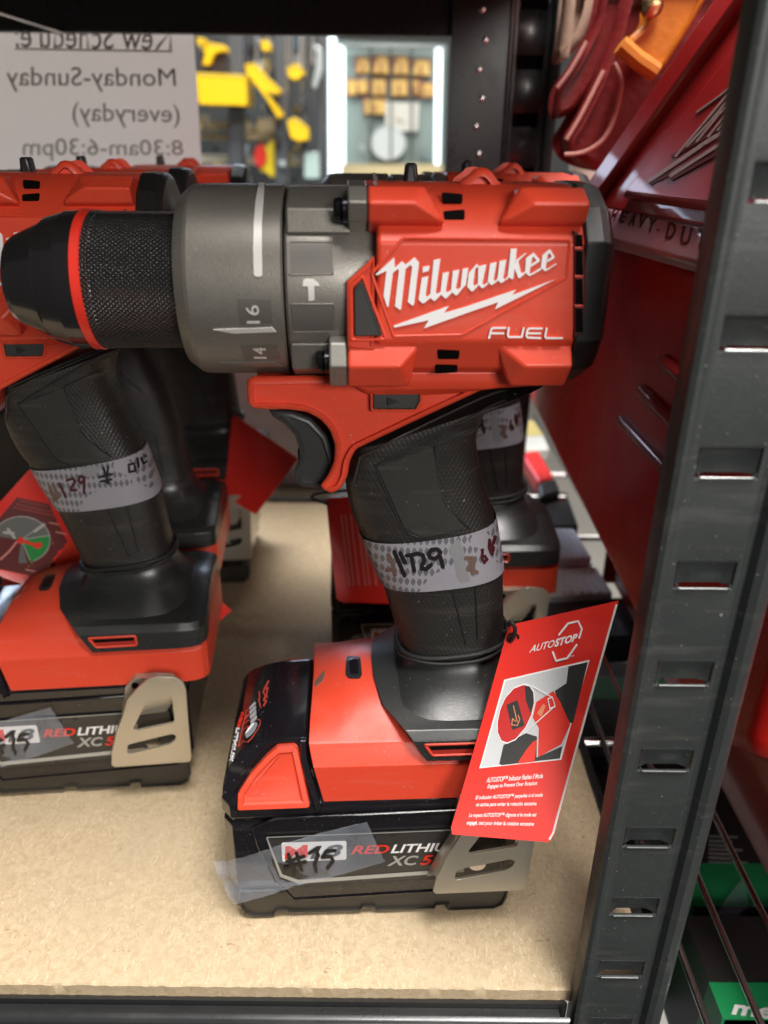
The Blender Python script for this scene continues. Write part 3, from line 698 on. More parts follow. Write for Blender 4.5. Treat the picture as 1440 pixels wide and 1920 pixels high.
    def disc(x, y, z, r, m, name, par, th=.6):
        b2 = bmesh.new(); rings_bm([[(x+r*math.cos(2*math.pi*i/20), yy, z+r*math.sin(2*math.pi*i/20)) for i in range(20)] for yy in (y, y+th)], bm=b2)
        finish(name, b2, m, par)
    disc(p.x, -44.7, p.z, 1.7, DARK, 'clip_hole', cl)
    p = L1C.on(*C6([(640, 1540)])[0], -43); p.x += CS
    disc(p.x, -45, p.z, 3.6, CHRO, 'clip_screw', cl, 3)
    return over
over = build_foot(root1)

LIT = 'red cordless drill'
G_D = 'red cordless drills standing on the shelf'
tag(root1, 'red and black cordless drill standing in front, red card tag hanging at its handle', 'drill', G_D)
def place(o, yaw, label, tape=True):
    c2 = copy_tree(root1, None, () if tape else ('price_tape',)); c2.location = Vector(o)*S; c2.rotation_euler = (0, 0, yaw); tag(c2, label, 'drill', G_D)
    return c2
dL1 = place(L1.o, L1.yaw, 'red cordless drill at the left edge, frontmost of the left row, its chuck cut off')
tpl = [o for o in kids(dL1) if o.name.startswith('price_tape')][0]
for o in kids(tpl): bpy.data.objects.remove(o)
_b = bvh_of(tpl); _s = lambda px, py, h: L1.hit(_b, px, py, h)
K9 = lambda pts: [(a/2.527, 780+b2/2.527) for a, b2 in pts]
decal('handwritten_number', strokes([K9([(282, 320), (312, 385)]), K9([(318, 305), (345, 295), (358, 310), (340, 335), (335, 352), (362, 350)]), K9([(402, 290), (378, 285), (372, 305), (385, 318), (400, 300), (398, 365)])], 5), _s, mat('dark_red_ink', (.06, .01, .012), .4), tpl, h=.12, base=-.2)
decal('faded_number', strokes([K9([(235, 335), (262, 400)]), K9([(252, 325), (278, 385)]), K9([(240, 360), (268, 395)])], 6), _s, INKR, tpl, h=.1, base=-.2)
decal('handwritten_number', strokes([K9([(470, 290), (530, 275)]), K9([(478, 310), (528, 300)]), K9([(490, 245), (515, 320)]), K9([(512, 240), (505, 315)]), K9([(635, 225), (610, 230), (612, 265), (640, 260), (638, 235)]), K9([(650, 200), (655, 240)]), K9([(690, 190), (668, 200), (680, 225), (694, 215)])], 4.5), _s, INK, tpl, h=.12, base=-.2)
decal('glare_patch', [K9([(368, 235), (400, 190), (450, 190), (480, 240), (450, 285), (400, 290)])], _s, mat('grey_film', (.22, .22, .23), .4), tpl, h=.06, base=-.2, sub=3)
dL2 = place((-171, 441, 0), R(5), 'red cordless drill in the left row, second from the front', False)
dL3 = place((-158, 549, 0), R(4), 'red cordless drill in the left row, farthest from the front', False)
dD2 = place((33, 425, 0), R(3.5), 'red cordless drill directly behind the front drill, mostly hidden by it')

# elastic cord + hang tag of the front drill
def world_of(fr, v): return fr.m @ Vector(v) + fr.o
def cord_bm(fr, i, lift=1.1, tail=()):
    bm = tube_bm([world_of(fr, p) for p in GRING(i, lift)], 1.0, 8, closed=True)
    bm = tube_bm([world_of(fr, (p[0], p[1], p[2]-2.1+.8*math.sin(k*.3))) for k, p in enumerate(GRING(i, lift+.4))], .9, 8, closed=True, bm=bm)
    if tail: tube_bm(densify(tail, 6), .8, 8, bm=bm)
    return bm
def surf_card(corners, bulge, n=14, frame=WORLD):
    TL, TR, BR, BL = corners
    def f(u, v):
        p = (TL*(1-u)+TR*u)*(1-v)+(BL*(1-u)+BR*u)*v
        nrm = (TR-TL).cross(BL-TL).normalized()
        return p + nrm*bulge*(math.sin(math.pi*v)*.8 + .6*(u-.5)**2*math.cos(math.pi*v*.5))
    return f
W = WORLD.on
def make_card(name, corners, bulge, th=.5, round_=True):
    f = surf_card(corners, bulge); n = 20; bm = bmesh.new()
    nrm = (corners[1]-corners[0]).cross(corners[3]-corners[0]).normalized()
    if nrm.y > 0: nrm = -nrm
    gr = {}
    for s in (0, 1):
        for i in range(n+1):
            for j in range(n+1):
                u, v = i/n, j/n
                if j == n and round_:
                    if i == 0: u = .03
                    if i == n: u = .97
                if j == n-1 and round_: v = 1-.6/n if i in (0, n) else v
                gr[s, i, j] = bm.verts.new(f(u, v) - nrm*th*s)
    for i in range(n):
        for j in range(n):
            bm.faces.new([gr[0, a, b2] for a, b2 in ((i, j), (i+1, j), (i+1, j+1), (i, j+1))])
            bm.faces.new([gr[1, a, b2] for a, b2 in ((i, j), (i, j+1), (i+1, j+1), (i+1, j))])
    rim = [(i, 0) for i in range(n)]+[(n, j) for j in range(n)]+[(i, n) for i in range(n, 0, -1)]+[(0, j) for j in range(n, 0, -1)]
    for a, b2 in zip(rim, rim[1:]+rim[:1]): bm.faces.new((gr[0, a[0], a[1]], gr[0, b2[0], b2[1]], gr[1, b2[0], b2[1]], gr[1, a[0], a[1]]))
    return bm
corn = [W(954, 1172, 247), W(1160, 1126, 243), W(1035, 1580, 209), W(842, 1564, 211)]
te = empty('hang_tag', W(960, 1190, 247)); tag(te, 'red card tag about autostop hanging by black elastic from the front drill', 'tag')
ORG = te.location/S
def rel(bm):
    bmesh.ops.translate(bm, vec=-ORG, verts=bm.verts); return bm
card = finish('card', rel(make_card('card', corn, 3.0, .6)), TAGR, te, sharp=40)
TF = Frame(ORG); bt = bvh_of(card)
st = lambda px, py, h: TF.hit(bt, px, py, h)
C5 = lambda pts: [(760+a/3.098, 1100+b2/3.098) for a, b2 in pts]
# pale worn paper edge
bm = tube_bm([p for p in (st(a, b2, -.1) for a, b2 in ((1156, 1133), (1130, 1226), (1100, 1335), (1068, 1450), (1046, 1528), (1037, 1562), (1030, 1574))) if p], .45, 6)
if bm: finish('card_edge', bm, TAGW, card)
def tt(s, q, m, **k): return text('card_lettering', s, q, st, m, card, h=.12, base=-.1, **k)
tt('AUTO', ((992, 1224), (1038, 1213), (1041, 1199), (997, 1210)), WHITE, bold=.01, shear=.1)
tt('STOP', ((1039, 1213.5), (1081, 1202), (1084, 1187), (1042, 1198)), WHITE, bold=.045, shear=.1)
tt('TM', ((1068, 1233), (1076, 1231), (1076, 1228), (1068, 1230)), WHITE)
decal('octagon_mark', strokes([[(1048, 1190), (1065, 1169), (1084, 1164.5), (1091, 1179), (1086, 1196)], [(1081, 1209), (1063.5, 1234), (1042.5, 1239), (1036.6, 1222.7)]], 3.4), st, WHITE, card, h=.12, base=-.1)
def dc(poly, m, h, name='card_picture', sub=2): return decal(name, [C5(poly)], st, m, card, h=h, base=-.1, sub=sub)
dc([(575, 540), (1070, 425), (905, 1005), (430, 1055)], WHITE, .10, sub=4)
dc([(583, 547), (1060, 436), (898, 998), (440, 1047)], PGREY, .16, sub=4)
dc([(948, 462), (1060, 437), (975, 790), (930, 790), (890, 680), (868, 605), (935, 560)], PDARK, .22)
dc([(760, 670), (860, 605), (900, 670), (958, 800), (905, 915), (770, 990), (775, 820), (740, 760)], REDP, .24)
dc([(545, 1030), (570, 920), (700, 850), (765, 870), (762, 992), (912, 925), (897, 997), (560, 1036)], PDARK, .20)
dc([(650, 1027), (700, 950), (740, 900), (765, 890), (750, 1016)], REDP, .28)
dc([(765, 735), (800, 680), (815, 690), (790, 755)], mat('amber_print', (.7, .25, .12), .4), .30)
EL = [(690, 562), (725, 572), (748, 605), (753, 670), (735, 745), (700, 820), (640, 890), (590, 912), (555, 900), (533, 850), (532, 790), (548, 710), (580, 640), (630, 585)]
dc(EL, WHITE, .32, sub=3)
dc([(p[0]+(640-p[0])*.045, p[1]+(735-p[1])*.045) for p in EL], mat('crimson_print', (.50, .02, .018), .4), .38, sub=3)
dc([(695, 573), (722, 578), (742, 612), (746, 670), (728, 735), (700, 660)], PDARK, .43)
dc(rnd([(587, 685), (652, 657), (692, 805), (622, 832)], 8), PDARK, .46)
decal('card_picture', strokes([C5([(640, 780), (622, 765), (618, 800), (650, 805), (665, 770), (655, 745)]), C5([(628, 690), (650, 785)])], 1.6), st, mat('amber_print', (.7, .25, .12), .4), card, h=.5, base=-.1)
decal('card_picture', strokes([C5([(740, 580), (850, 640)]), C5([(690, 850), (865, 695)]), C5([(828, 650), (853, 640), (870, 695), (838, 706), (828, 650)])], 1.6), st, WHITE, card, h=.48, base=-.1)
for s, (x0, y0), (x1, y1) in (('AUTOSTOP™ Indicator Flashes if Mode', (470, 1138), (798, 1112)), ('Engages to Prevent Over Rotation', (474, 1178), (764, 1158)), ('El indicador AUTOSTOP™ parpadea si el modo', (405, 1243), (797, 1226)), ('se activa para evitar la rotación excesiva', (408, 1283), (760, 1277)), ('Le voyant AUTOSTOP™ clignote si le mode est', (367, 1345), (760, 1341)), ('engagé, ceci pour éviter la rotation excessive', (354, 1388), (745, 1396))):
    q = C5([(x0, y0), (x1, y1), (x1+3, y1-30), (x0+6, y0-30)]); tt(s, q, WHITE, bold=.012, shear=.15)
i_c = 48
a0 = world_of(D1, GRING(i_c, 1.1)[0])
hole = W(959, 1196, 245.5)
bm = cord_bm(D1, i_c, 1.1, [world_of(D1, GRING(i_c, 1.1)[70]), (a0+hole)/2+Vector((0, -3, 4)), W(957, 1165, 245), W(966, 1180, 243.5), hole+Vector((0, -1, 0)), W(955, 1190, 247), W(944, 1183, 250)])
finish('elastic_cord', rel(bm), CORD, te)
p = st(962, 1196, .1)
if p: finish('eyelet', tube_bm([p+Vector((2.1*math.cos(a), -.2, 2.1*math.sin(a))) for a in [k*math.pi/8 for k in range(16)]], .5, 6, closed=True), mat('eyelet_dark', (.05, .045, .04), .3, metal=.8), te)

# ------------------------------------------------------------------ other tags
def simple_tag(label, corners, orgpx, bulge=2, cordframe=None, back=False):
    e = empty('hang_tag', corners[0]); tag(e, label, 'tag', 'card tags on the other drills')
    o = e.location/S; bm = make_card('card', corners, bulge, .5); bmesh.ops.translate(bm, vec=-o, verts=bm.verts)
    c2 = finish('card', bm, TAGR, e, sharp=40); f2 = Frame(o); b2 = bvh_of(c2)
    if cordframe:
        cb = cord_bm(cordframe, i_c, 1.1, [world_of(cordframe, GRING(i_c, 1.1)[0]), corners[0]+Vector((0, 2, 3)), corners[0]+Vector((1, -1, -3))]); bmesh.ops.translate(cb, vec=-o, verts=cb.verts); finish('elastic_cord', cb, CORD, e)
    return e, c2, (lambda px, py, h: f2.hit(b2, px, py, h))
D2F = Frame((33, 425, 0), R(3.5)); L2F = Frame((-171, 441, 0), R(5)); L3F = Frame((-158, 549, 0), R(4))
# behind the front handle: tag of the second drill
e, c2, sf = simple_tag('red card tag with fine print behind the grip of the front drill', [W(612, 935, 382), W(735, 925, 392), W(790, 1135, 372), W(632, 1128, 368)], None, 2, D2F)
PNK = mat('pale_red_print', (.62, .22, .18), .5)
for x in (650, 658, 668, 680, 688, 700):
    decal('card_lettering', [[(x-12, 965), (x-9, 965), (x+7, 1098), (x+4, 1098)]], sf, PNK, c2, h=.1, base=-.1, sub=1)
# triangular corner showing right of the left-front drill
simple_tag('red card tag whose corner pokes out behind the left front drill foot', [W(330, 1050, 388), W(434, 1145, 372), W(372, 1196, 362), W(290, 1130, 375)], None, 1, L1)
# dark red tag deeper in the left row
simple_tag('shadowed red card tag hanging beside the farthest drill of the left row', [W(435, 775, 520), W(560, 860, 505), W(480, 965, 490), W(420, 930, 505)], None, 1, L3F)
# big leaflet leaning behind the left drill
e, c2, sf = simple_tag('large red leaflet with a round tool dial diagram behind the left front drill', [W(55, 880, 392), W(205, 925, 402), W(60, 1102, 352), W(-95, 1045, 350)], None, 1)
K8 = lambda pts: [(a/8, 880+b2/8) for a, b2 in pts]
def d8(poly, m, h, sub=2, name='leaflet_picture'): decal(name, [K8(poly)], sf, m, c2, h=h, base=-.1, sub=sub)
d8([(255, 420), (730, 520), (1080, 1230), (850, 1560), (420, 1590), (-200, 1450), (-150, 900)], mat('maroon_print', (.10, .008, .006), .5), .1, 4)
CIRC = [(320+430*math.cos(a)*1.0, 1060+350*math.sin(a)) for a in [k*math.pi/16 for k in range(32)]]
CI = lambda a0, a1: [(320, 1060)]+[(320+430*math.cos(R(a)), 1060+350*math.sin(R(a))) for a in range(a0, a1+1, 6)]
d8(CI(190, 348), mat('grey_print', (.12, .12, .11), .5), .2, 3)
d8(CI(-12, 72), mat('green_print', (.01, .22, .04), .5), .22, 3)
d8(CI(78, 100), mat('grey_print', (.12, .12, .11), .5), .2, 3)
decal('leaflet_picture', strokes([K8([(320+430*math.cos(R(a)), 1060+350*math.sin(R(a))) for a in range(190, 433, 9)]), K8([(320, 1060), (745, 990)]), K8([(320, 1060), (450, 1360)]), K8([(320, 1060), (640, 830)])], 1.4), sf, mat('light_print', (.42, .40, .38), .5), c2, h=.3, base=-.1)
decal('leaflet_picture', strokes([K8([(60, 950), (200, 960)]), K8([(120, 900), (220, 1030)]), K8([(520, 930), (660, 830)])], 5), sf, mat('light_print', (.42, .40, .38), .5), c2, h=.34, base=-.1)
decal('leaflet_picture', strokes([K8([(310, 1070), (420, 1100), (560, 1150)])], 6)+strokes([K8([(550, 1145), (590, 1140)])], 11)+strokes([K8([(310, 1070), (312, 1071)])], 13), sf, REDP, c2, h=.38, base=-.1)
decal('leaflet_picture', strokes([K8([(250, 1090), (140, 1230), (10, 1350)])], 3.5), sf, PNK, c2, h=.4, base=-.1)
for x0, y0, x1, y1 in ((300, 470, 700, 560), (250, 520, 760, 640), (210, 570, 820, 700), (740, 800, 890, 830), (840, 940, 1000, 980), (790, 1110, 1090, 1170), (720, 1210, 1020, 1290), (680, 1260, 880, 1310), (640, 1310, 830, 1350), (480, 1410, 790, 1490), (430, 1455, 790, 1540), (390, 1505, 570, 1545)):
    decal('leaflet_lettering', strokes([K8([(x0, y0), (x1, y1)])], 2.2), sf, (PNK if y0 > 720 else mat('mid_red_print', (.30, .03, .02), .5)), c2, h=.25, base=-.1)

# ================================================================== SHELVING
SHELF = mat('black_shelf_steel', (.020, .021, .022), .30, coat=.1, bump=(900, .15, .1), rvar=.08)
POSTM = mat('charcoal_post_steel', (.034, .039, .039), .47, bump=(900, .3, .15), rvar=.10, metal=.1, dust=.9, var=.10, vscale=30)
def board_bm():
    bm = bmesh.new(); n = 400; g = []
    for i in range(n+1):
        x = -700+810*i/n; j = random.uniform(-.25, .25); k = random.uniform(-.2, .15)
        g.append([(x, 662, -7), (x, 662, 0), (x, 199, 0), (x, 197.6+j, -.1+k*.5), (x, 197+j*.7+k, -.9), (x, 197+k, -7)])
    return rings_bm(g, bm=bm)
bd = finish('particle_board', board_bm(), MDF, sharp=30); tag(bd, 'tan particle board the drills stand on', 'shelf board')
fb = finish('shelf_beam', pillow_bm([(-700, -6), (75, -6), (75, -60), (-700, -60)], 186.5, 198, 3.2, 4), SHELF); 
fb2 = finish('beam_lip', box_bm(-700, 75, 184, 188.5, -60, -30), SHELF, fb, bevel=1.5)
tag(fb, 'black steel beam along the front edge of the particle board', 'shelf beam')
sb = finish('side_beam', box_bm(111, 116, 205, 662, -45, -2), SHELF, bevel=1.2); tag(sb, 'dark steel beam under the right edge of the particle board', 'shelf beam')
# front post: rolled profile, punched slots
def post_profile_bm(x0, y0, w, z0, z1, slots, mirror=False):
    prof = [(0, 9), (0, 2.2), (.5, .8), (1.8, 0), (3.2, .2), (4.2, 1.3), (5.4, 1.6), (6.6, 1.5), (23.4, 1.5), (24.8, 1.6), (26.2, 2.8), (27.0, 2.4), (28.2, 0), (30.2, -1.0), (32.6, -.8), (34.4, .8), (35.2, 3.5), (35.6, 9), (35.6, 26)]
    k = w/35.6
    zs = sorted(set([z0, z1] + [v for a, b2 in slots for v in (a, b2)]))
    bm = bmesh.new(); g = [[bm.verts.new((x0+x*k, y0+y, z)) for x, y in prof] for z in zs]
    for a in range(len(zs)-1):
        mid = (zs[a]+zs[a+1])/2; hole = any(s < mid < t for s, t in slots)
        for i in range(len(prof)-1):
            if hole and i == 7: continue
            bm.faces.new((g[a][i], g[a][i+1], g[a+1][i+1], g[a+1][i]))
    return bm, (x0+6.6*k, x0+23.4*k)
slots = [(z, z+8.6) for z in [17.2+34.15*i for i in range(-3, 14)]]
bm, (sx0, sx1) = post_profile_bm(76.3, 189, 35.6, -140, 520, slots)
po = finish('shelf_post', bm, POSTM, sharp=28, recalc=True)
md = po.modifiers.new('Thick', 'SOLIDIFY'); md.thickness = 1.3*S; md.offset = -1
md = po.modifiers.new('Bevel', 'BEVEL'); md.width = .35*S; md.segments = 2; md.limit_method = 'ANGLE'; md.angle_limit = R(50)
tag(po, 'charcoal steel shelf post with punched slots, nearest at the right', 'shelf post')
RIMM = mat('bright_slot_edge', (.30, .31, .31), .30, metal=.9)
for a, b2 in slots:
    # pressed-in tongue closing the upper part of each slot
    g = []
    for x in (sx0+.4, sx0+3.2, sx1-3.2, sx1-.4):
        d = 2.4 if sx0+1 < x < sx1-1 else .6
        g.append([(x, 190.4, b2+1.0), (x, 190.6+d*.5, b2-.3), (x, 190.6+d, b2-1.6), (x, 190.6+d, a+.8), (x, 191.8+d, a+.8), (x, 191.8+d, b2-1), (x, 191.8, b2+1)])
    finish('slot_tongue', rings_bm(g), POSTM, po, sharp=40)
    finish('slot_edge', tube_bm([(sx0+.6, 190.2, a+1.6), (sx0+1.4, 190.2, a+.25), (sx1-1.4, 190.2, a+.25), (sx1-.6, 190.2, a+1.6)], .3, 6), RIMM, po)
# rear post
bslots = [(z, z+8.6) for z in [10+34.15*i for i in range(-1, 16)]]
bm, (bx0, bx1) = post_profile_bm(78, 590, 38, -60, 560, bslots)
bp_ = finish('shelf_post', bm, SHELF, sharp=28); md = bp_.modifiers.new('Thick', 'SOLIDIFY'); md.thickness = 1.3*S
finish('post_backing', box_bm(79, 115, 594, 596, -60, 560), DARK, bp_)
finish('post_flange', box_bm(41, 78.5, 589, 591, -60, 560), SHELF, bp_, bevel=.3)
for i in range(16):
    finish('rivet', lathe_bm([(0, .5), (.6, 2.4), (1.6, 3)], 0, 12), CHRO, bp_).matrix_world = Matrix.Translation(Vector((60+(i % 2)*3, 588.5, 215+i*17))*S) @ Matrix.Rotation(R(90), 4, 'Z')
tag(bp_, 'black steel shelf post at the back right corner of the shelf', 'shelf post')
ub = finish('shelf_beam', box_bm(-700, 78, 598, 606, 371, 430), SHELF, bevel=1.5); tag(ub, 'black beam across the back at the top of the picture', 'shelf beam')
us = finish('upper_slab', box_bm(-700, 110, 200, 600, 404, 412), SHELF, bevel=1); tag(us, 'underside of the black shelf above the drills', 'shelf')
light_blocker = finish('upper_slab', box_bm(-900, 110, 735, 1100, 455, 462), SHELF, bevel=1); tag(light_blocker, 'unseen slab added above the rear board to block ceiling light', 'shelf')  # added out of view to keep ceiling light off the rear board
rbd = finish('particle_board', box_bm(-700, 160, 672, 1150, -7, 0), mat('shaded_board', (.13, .10, .06), .6, bump=(300, .3, .3), var=.25, vscale=20), bevel=.6); tag(rbd, 'tan board of the shelf back to back with this one', 'shelf board')  # tan board with its base colour darkened in place of shade
bp2 = finish('blister_pack', box_bm(-165, -58, 700, 730, 0, 150), mat('lilac_plastic', (.36, .32, .34), .25, var=.3, vscale=40), bevel=3); tag(bp2, 'pale lilac blister pack standing behind the left row', 'pack')
kc = empty('dark_filler', (-340, 600, 0)); tag(kc, 'black box added to darken the gap behind the left row of drills', 'tool case')  # added dark box, makes the pale gap behind the drills black
finish('filler_base', box_bm(-85, 85, -30, 40, 0, 118), BLK, kc, bevel=7, seg=4); finish('case_lid', box_bm(-86, 86, -31, 41, 120, 178), BLK, kc, bevel=8, seg=4)
lb = finish('shelf_beam', box_bm(-700, 60, 662.5, 668, -50, 4), SHELF, bevel=1.2); tag(lb, 'black beam behind the far edge of the particle board', 'shelf beam')
wr = finish('brace_wire', tube_bm([W(-60, 5, 520), W(120, 62, 600)], 1.2, 8), CHRO); tag(wr, 'thin bare wire crossing the top left corner', 'wire')

# paper notice, seen from behind
pc = [W(-260, 40, 612), W(362, 55, 612), W(384, 420, 612), W(-260, 420, 612)]
pe = empty('paper_notice', pc[1]); po_ = pe.location/S; tag(pe, 'white paper notice with shop hours seen reversed behind the drills', 'notice')
bm = make_card('paper', pc, 2.0, .2, False); bmesh.ops.translate(bm, vec=-po_, verts=bm.verts)
PAP = mat('white_paper', (.82, .79, .77), .7, bump=(60, .3, 1.0), var=.03, vscale=25)
N, L = nt(PAP); tl = N.new('ShaderNodeBsdfTranslucent'); tl.inputs[0].default_value = (.86, .82, .80, 1); ms = N.new('ShaderNodeMixShader'); ms.inputs[0].default_value = .7
L.new(N['Principled BSDF'].outputs[0], ms.inputs[1]); L.new(tl.outputs[0], ms.inputs[2]); L.new(ms.outputs[0], N['Material Output'].inputs['Surface'])
ppo = finish('paper', bm, PAP, pe); pf = Frame(po_); pb = bvh_of(ppo); sp = lambda px, py, h: pf.hit(pb, px, py, h)
PIN = mat('show_through_ink', (.30, .27, .26), .7)
for s, q in (('New Schedule:', ((30, 89), (322, 95), (326, 48), (27, 42))), ('Monday-Sunday', ((12, 172), (331, 172), (328, 128), (12, 124))), ('(everyday)', ((136, 238), (338, 240), (336, 196), (136, 191))), ('8:30am-6:30pm', ((43, 302), (345, 300), (342, 263), (43, 258)))):
    text('notice_lettering', s, q, sp, PIN, ppo, mirror=True, h=.15, base=-.05)
decal('notice_underline', [[(28, 90), (323, 95), (323, 98), (28, 93)]], sp, PIN, ppo, h=.15, base=-.05)

# ================================================================== RED TOOL CASE at the right
CASE = mat('moulded_red_case', (.55, .013, .009), .36, spec=.22, bump=(420, .35, .5), rvar=.08, dust=.2)
LIDM = mat('smooth_red_lid', (.30, .010, .010), .34, coat=.35, bump=(300, .12, .3), rvar=.05)
CASEP = mat('case_ledge', (.46, .22, .27), .30, coat=.4)  # light pinkish tint stands in for a lamp reflection on the band
ce = empty('tool_case', (170, 400, 96)); co = Vector((170, 400, 96)); tag(ce, 'large dark red moulded tool case leaning beside the shelf behind the post', 'tool case')
def crel(bm): bmesh.ops.translate(bm, vec=-co, verts=bm.verts); return bm
X0 = 123
low = [(196, 118), (230, 98), (300, 92), (648, 108), (640, 150), (590, 230), (560, 261), (190, 261)]
bm = rings_bm([[(x, y, z) for y, z in low] for x in (X0, X0+170)])
finish('case_body', crel(bm), CASE, ce, bevel=9, seg=5)
# ledge band with the words, lid above leaning away
SK = lambda y: (316-y)*.126
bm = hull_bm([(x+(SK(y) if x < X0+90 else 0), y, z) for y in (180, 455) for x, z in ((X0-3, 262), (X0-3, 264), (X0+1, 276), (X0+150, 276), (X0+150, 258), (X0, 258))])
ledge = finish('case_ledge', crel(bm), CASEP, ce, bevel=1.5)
LN = Vector((-105, -13.2, 31)).normalized()
def lidp(y, z, h=0): return tuple(Vector((X0+1+SK(y)+.295*(z-275), y, z)) + LN*h)
def far(z, w=0): return 455.5-.863*(z-275)-w
bm = hull_bm([lidp(185, 275), lidp(far(275), 275), (X0+150, 185, 275), (X0+150, 447, 275), lidp(185, 470), lidp(far(470), 470), (X0+200, 185, 470), (X0+200, 400, 470)])
lid = finish('case_lid', crel(bm), LIDM, ce, bevel=2, seg=3)
bm = hull_bm([lidp(far(z, w), z, h) for z in (277, 470) for w in (0, 24) for h in (-6, 5)])
finish('lid_rim', crel(bm), LIDM, lid, bevel=2.5, seg=4)
bm = hull_bm([lidp(y, z, h) for h in (-6, 5) for y, z in ((185, 281), (far(281, 52), 281), (185, 470), (far(470, 52), 470))])
panel = finish('lid_panel', crel(bm), LIDM, lid, bevel=3, seg=4)
for k, (a, b2) in enumerate((((1171, 792), (1300, 932)), ((1208, 737), (1330, 852)), ((1250, 681), (1340, 755)))):
    def cx(px, py):
        d = ray(px, py); t = (X0-.5-CAM.x)/d.x; return CAM + d*t
    bm = tube_bm(densify([cx(*a)+Vector((2.5, 0, 0)), cx(a[0]*.97+b2[0]*.03, a[1]*.97+b2[1]*.03), cx(*b2)], 4), 3.4, 12); finish('case_rib', crel(bm), LIDM, ce, sharp=60)
def sx_plane(px, py, h):
    d = ray(px, py); t = (X0-2.6-CAM.x)/d.x; p = CAM + d*t - co; p.x -= h; return p
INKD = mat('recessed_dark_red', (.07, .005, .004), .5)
n_ = Vector((-12, 0, 4)).normalized()
P0L = Vector((X0-3, 316, 264)); P1L = Vector((X0+1, 300, 276)); nL = Vector((-12, -1.51, 4)).normalized()
def s_ledge(px, py, h):
    d = ray(px, py); t = (P0L-CAM).dot(nL)/d.dot(nL); return CAM + d*t + nL*h - co
for ch_, x, y in (('H', 1152, 401), ('E', 1168, 405), ('A', 1186, 411), ('V', 1203, 414), ('Y', 1221, 421), ('.', 1234, 430), ('D', 1258, 432), ('U', 1286, 441), ('T', 1316, 447)):
    w = 4+(x-1150)*.035; hgt = 10+(x-1150)*.055
    if ch_ == '.': decal('case_lettering', [[(x-2, y-1), (x+3, y), (x+2, y+4), (x-2, y+3)]], s_ledge, INKD, ledge, h=.3, base=-.4); continue
    text('case_lettering', ch_, ((x-w-3, y+hgt), (x+w-3, y+hgt+2), (x+w+5, y-hgt+3), (x-w+4, y-hgt)), s_ledge, INKD, ledge, bold=.02, h=.3, base=-.4)
lidn = Vector((-105, -13.2, 31)).normalized(); P0d = Vector((X0+1, 316, 275))
def s_lid(px, py, h):
    d = ray(px, py); t = (P0d+lidn*5-CAM).dot(lidn)/d.dot(lidn); return CAM + d*t + lidn*h - co
C3b = lambda pts: [(1000+a/3.273, b2/3.273) for a, b2 in pts]
EMB = mat('embossed_silver', (.34, .22, .21), .42, metal=.3)
for k, path in enumerate(([(720, 1110), (900, 990), (1060, 880), (1240, 770)], [(850, 1080), (1000, 985), (1240, 830)], [(880, 960), (1050, 760), (1200, 580)], [(950, 900), (1100, 740), (1250, 560)], [(1010, 870), (1150, 700), (1260, 590)], [(1080, 840), (1200, 690), (1265, 620)], [(1140, 800), (1260, 660)], [(1010, 690), (1150, 590), (1260, 500)])):
    decal('embossed_script', strokes([C3b(path)], (7, 6, 4, 4, 4, 4, 4, 3)[k]), s_lid, EMB, panel, h=.6, base=-.5)
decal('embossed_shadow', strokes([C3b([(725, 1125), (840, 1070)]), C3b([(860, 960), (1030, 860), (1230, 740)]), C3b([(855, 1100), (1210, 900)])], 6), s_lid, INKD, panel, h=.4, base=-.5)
# second case under it
c3 = finish('tool_case', pillow_bm([(168, 2), (330, 2), (330, 90), (180, 90), (168, 78)], 150, 520, 6, 4), mat('dark_red_case', (.30, .008, .006), .32, coat=.2, rvar=.06), sharp=50)
tag(c3, 'smooth dark red case on the wire rack, under the larger moulded case', 'tool case')

# ---- leather pouch with orange flap, tan glove behind the lid
LEA = mat('red_leather', (.17, .012, .012), .42, bump=(260, .6, .6), var=.15, vscale=60)
THR = mat('pink_thread', (.48, .20, .17), .6, bump=(2000, 1, .3))
ORL = mat('orange_leather', (.48, .15, .012), .45, bump=(220, .6, .6), var=.2, vscale=50)
le = empty('leather_pouch', (200, 520, 330)); lo_ = Vector((200, 520, 330)); tag(le, 'red leather tool pouch with pale stitching and an orange strap, at the top right', 'tool pouch')
def lrel(bm): bmesh.ops.translate(bm, vec=-lo_, verts=bm.verts); return bm
def wxz(pts, y): return [(p.x, p.z) for p in (W(a, b2, y) for a, b2 in pts)]
P = wxz([(1052, 262), (1075, 230), (1110, 160), (1150, 60), (1175, -40), (1440, -60), (1440, 260), (1330, 330), (1180, 330), (1110, 318), (1068, 300)], 500)
finish('pouch_body', lrel(pillow_bm(rnd(P, 6), 498, 540, 6, 4)), LEA, le, sharp=60)
P = wxz([(1040, 200), (1044, 165), (1085, 110), (1120, 40), (1135, -40), (1190, -40), (1165, 60), (1130, 140), (1080, 210), (1045, 225)], 520)
finish('pouch_side', lrel(pillow_bm(rnd(P, 5), 522, 545, 4, 3)), LEA, le, sharp=60)
for path, yy in (([(1058, 290), (1095, 285), (1130, 262), (1150, 225), (1162, 180), (1165, 150), (1152, 118)], 497), ([(1062, 262), (1090, 215), (1132, 132)], 497), ([(1045, 165), (1072, 128), (1100, 78)], 519)):
    finish('stitching', lrel(tube_bm(densify([W(a, b2, yy) for a, b2 in path], 6), 1.3, 8)), THR, le)
P = wxz([(1160, 85), (1200, 50), (1200, 10), (1225, -30), (1330, -30), (1290, 45), (1232, 138), (1205, 128)], 494)
st_ = finish('strap', lrel(pillow_bm(rnd(P, 6), 484, 497, 3, 3)), ORL, le, sharp=60)
finish('strap_hem', lrel(tube_bm([W(1163, 84, 484), W(1195, 112, 484), W(1230, 136, 484)], 5, 10)), ORL, st_)
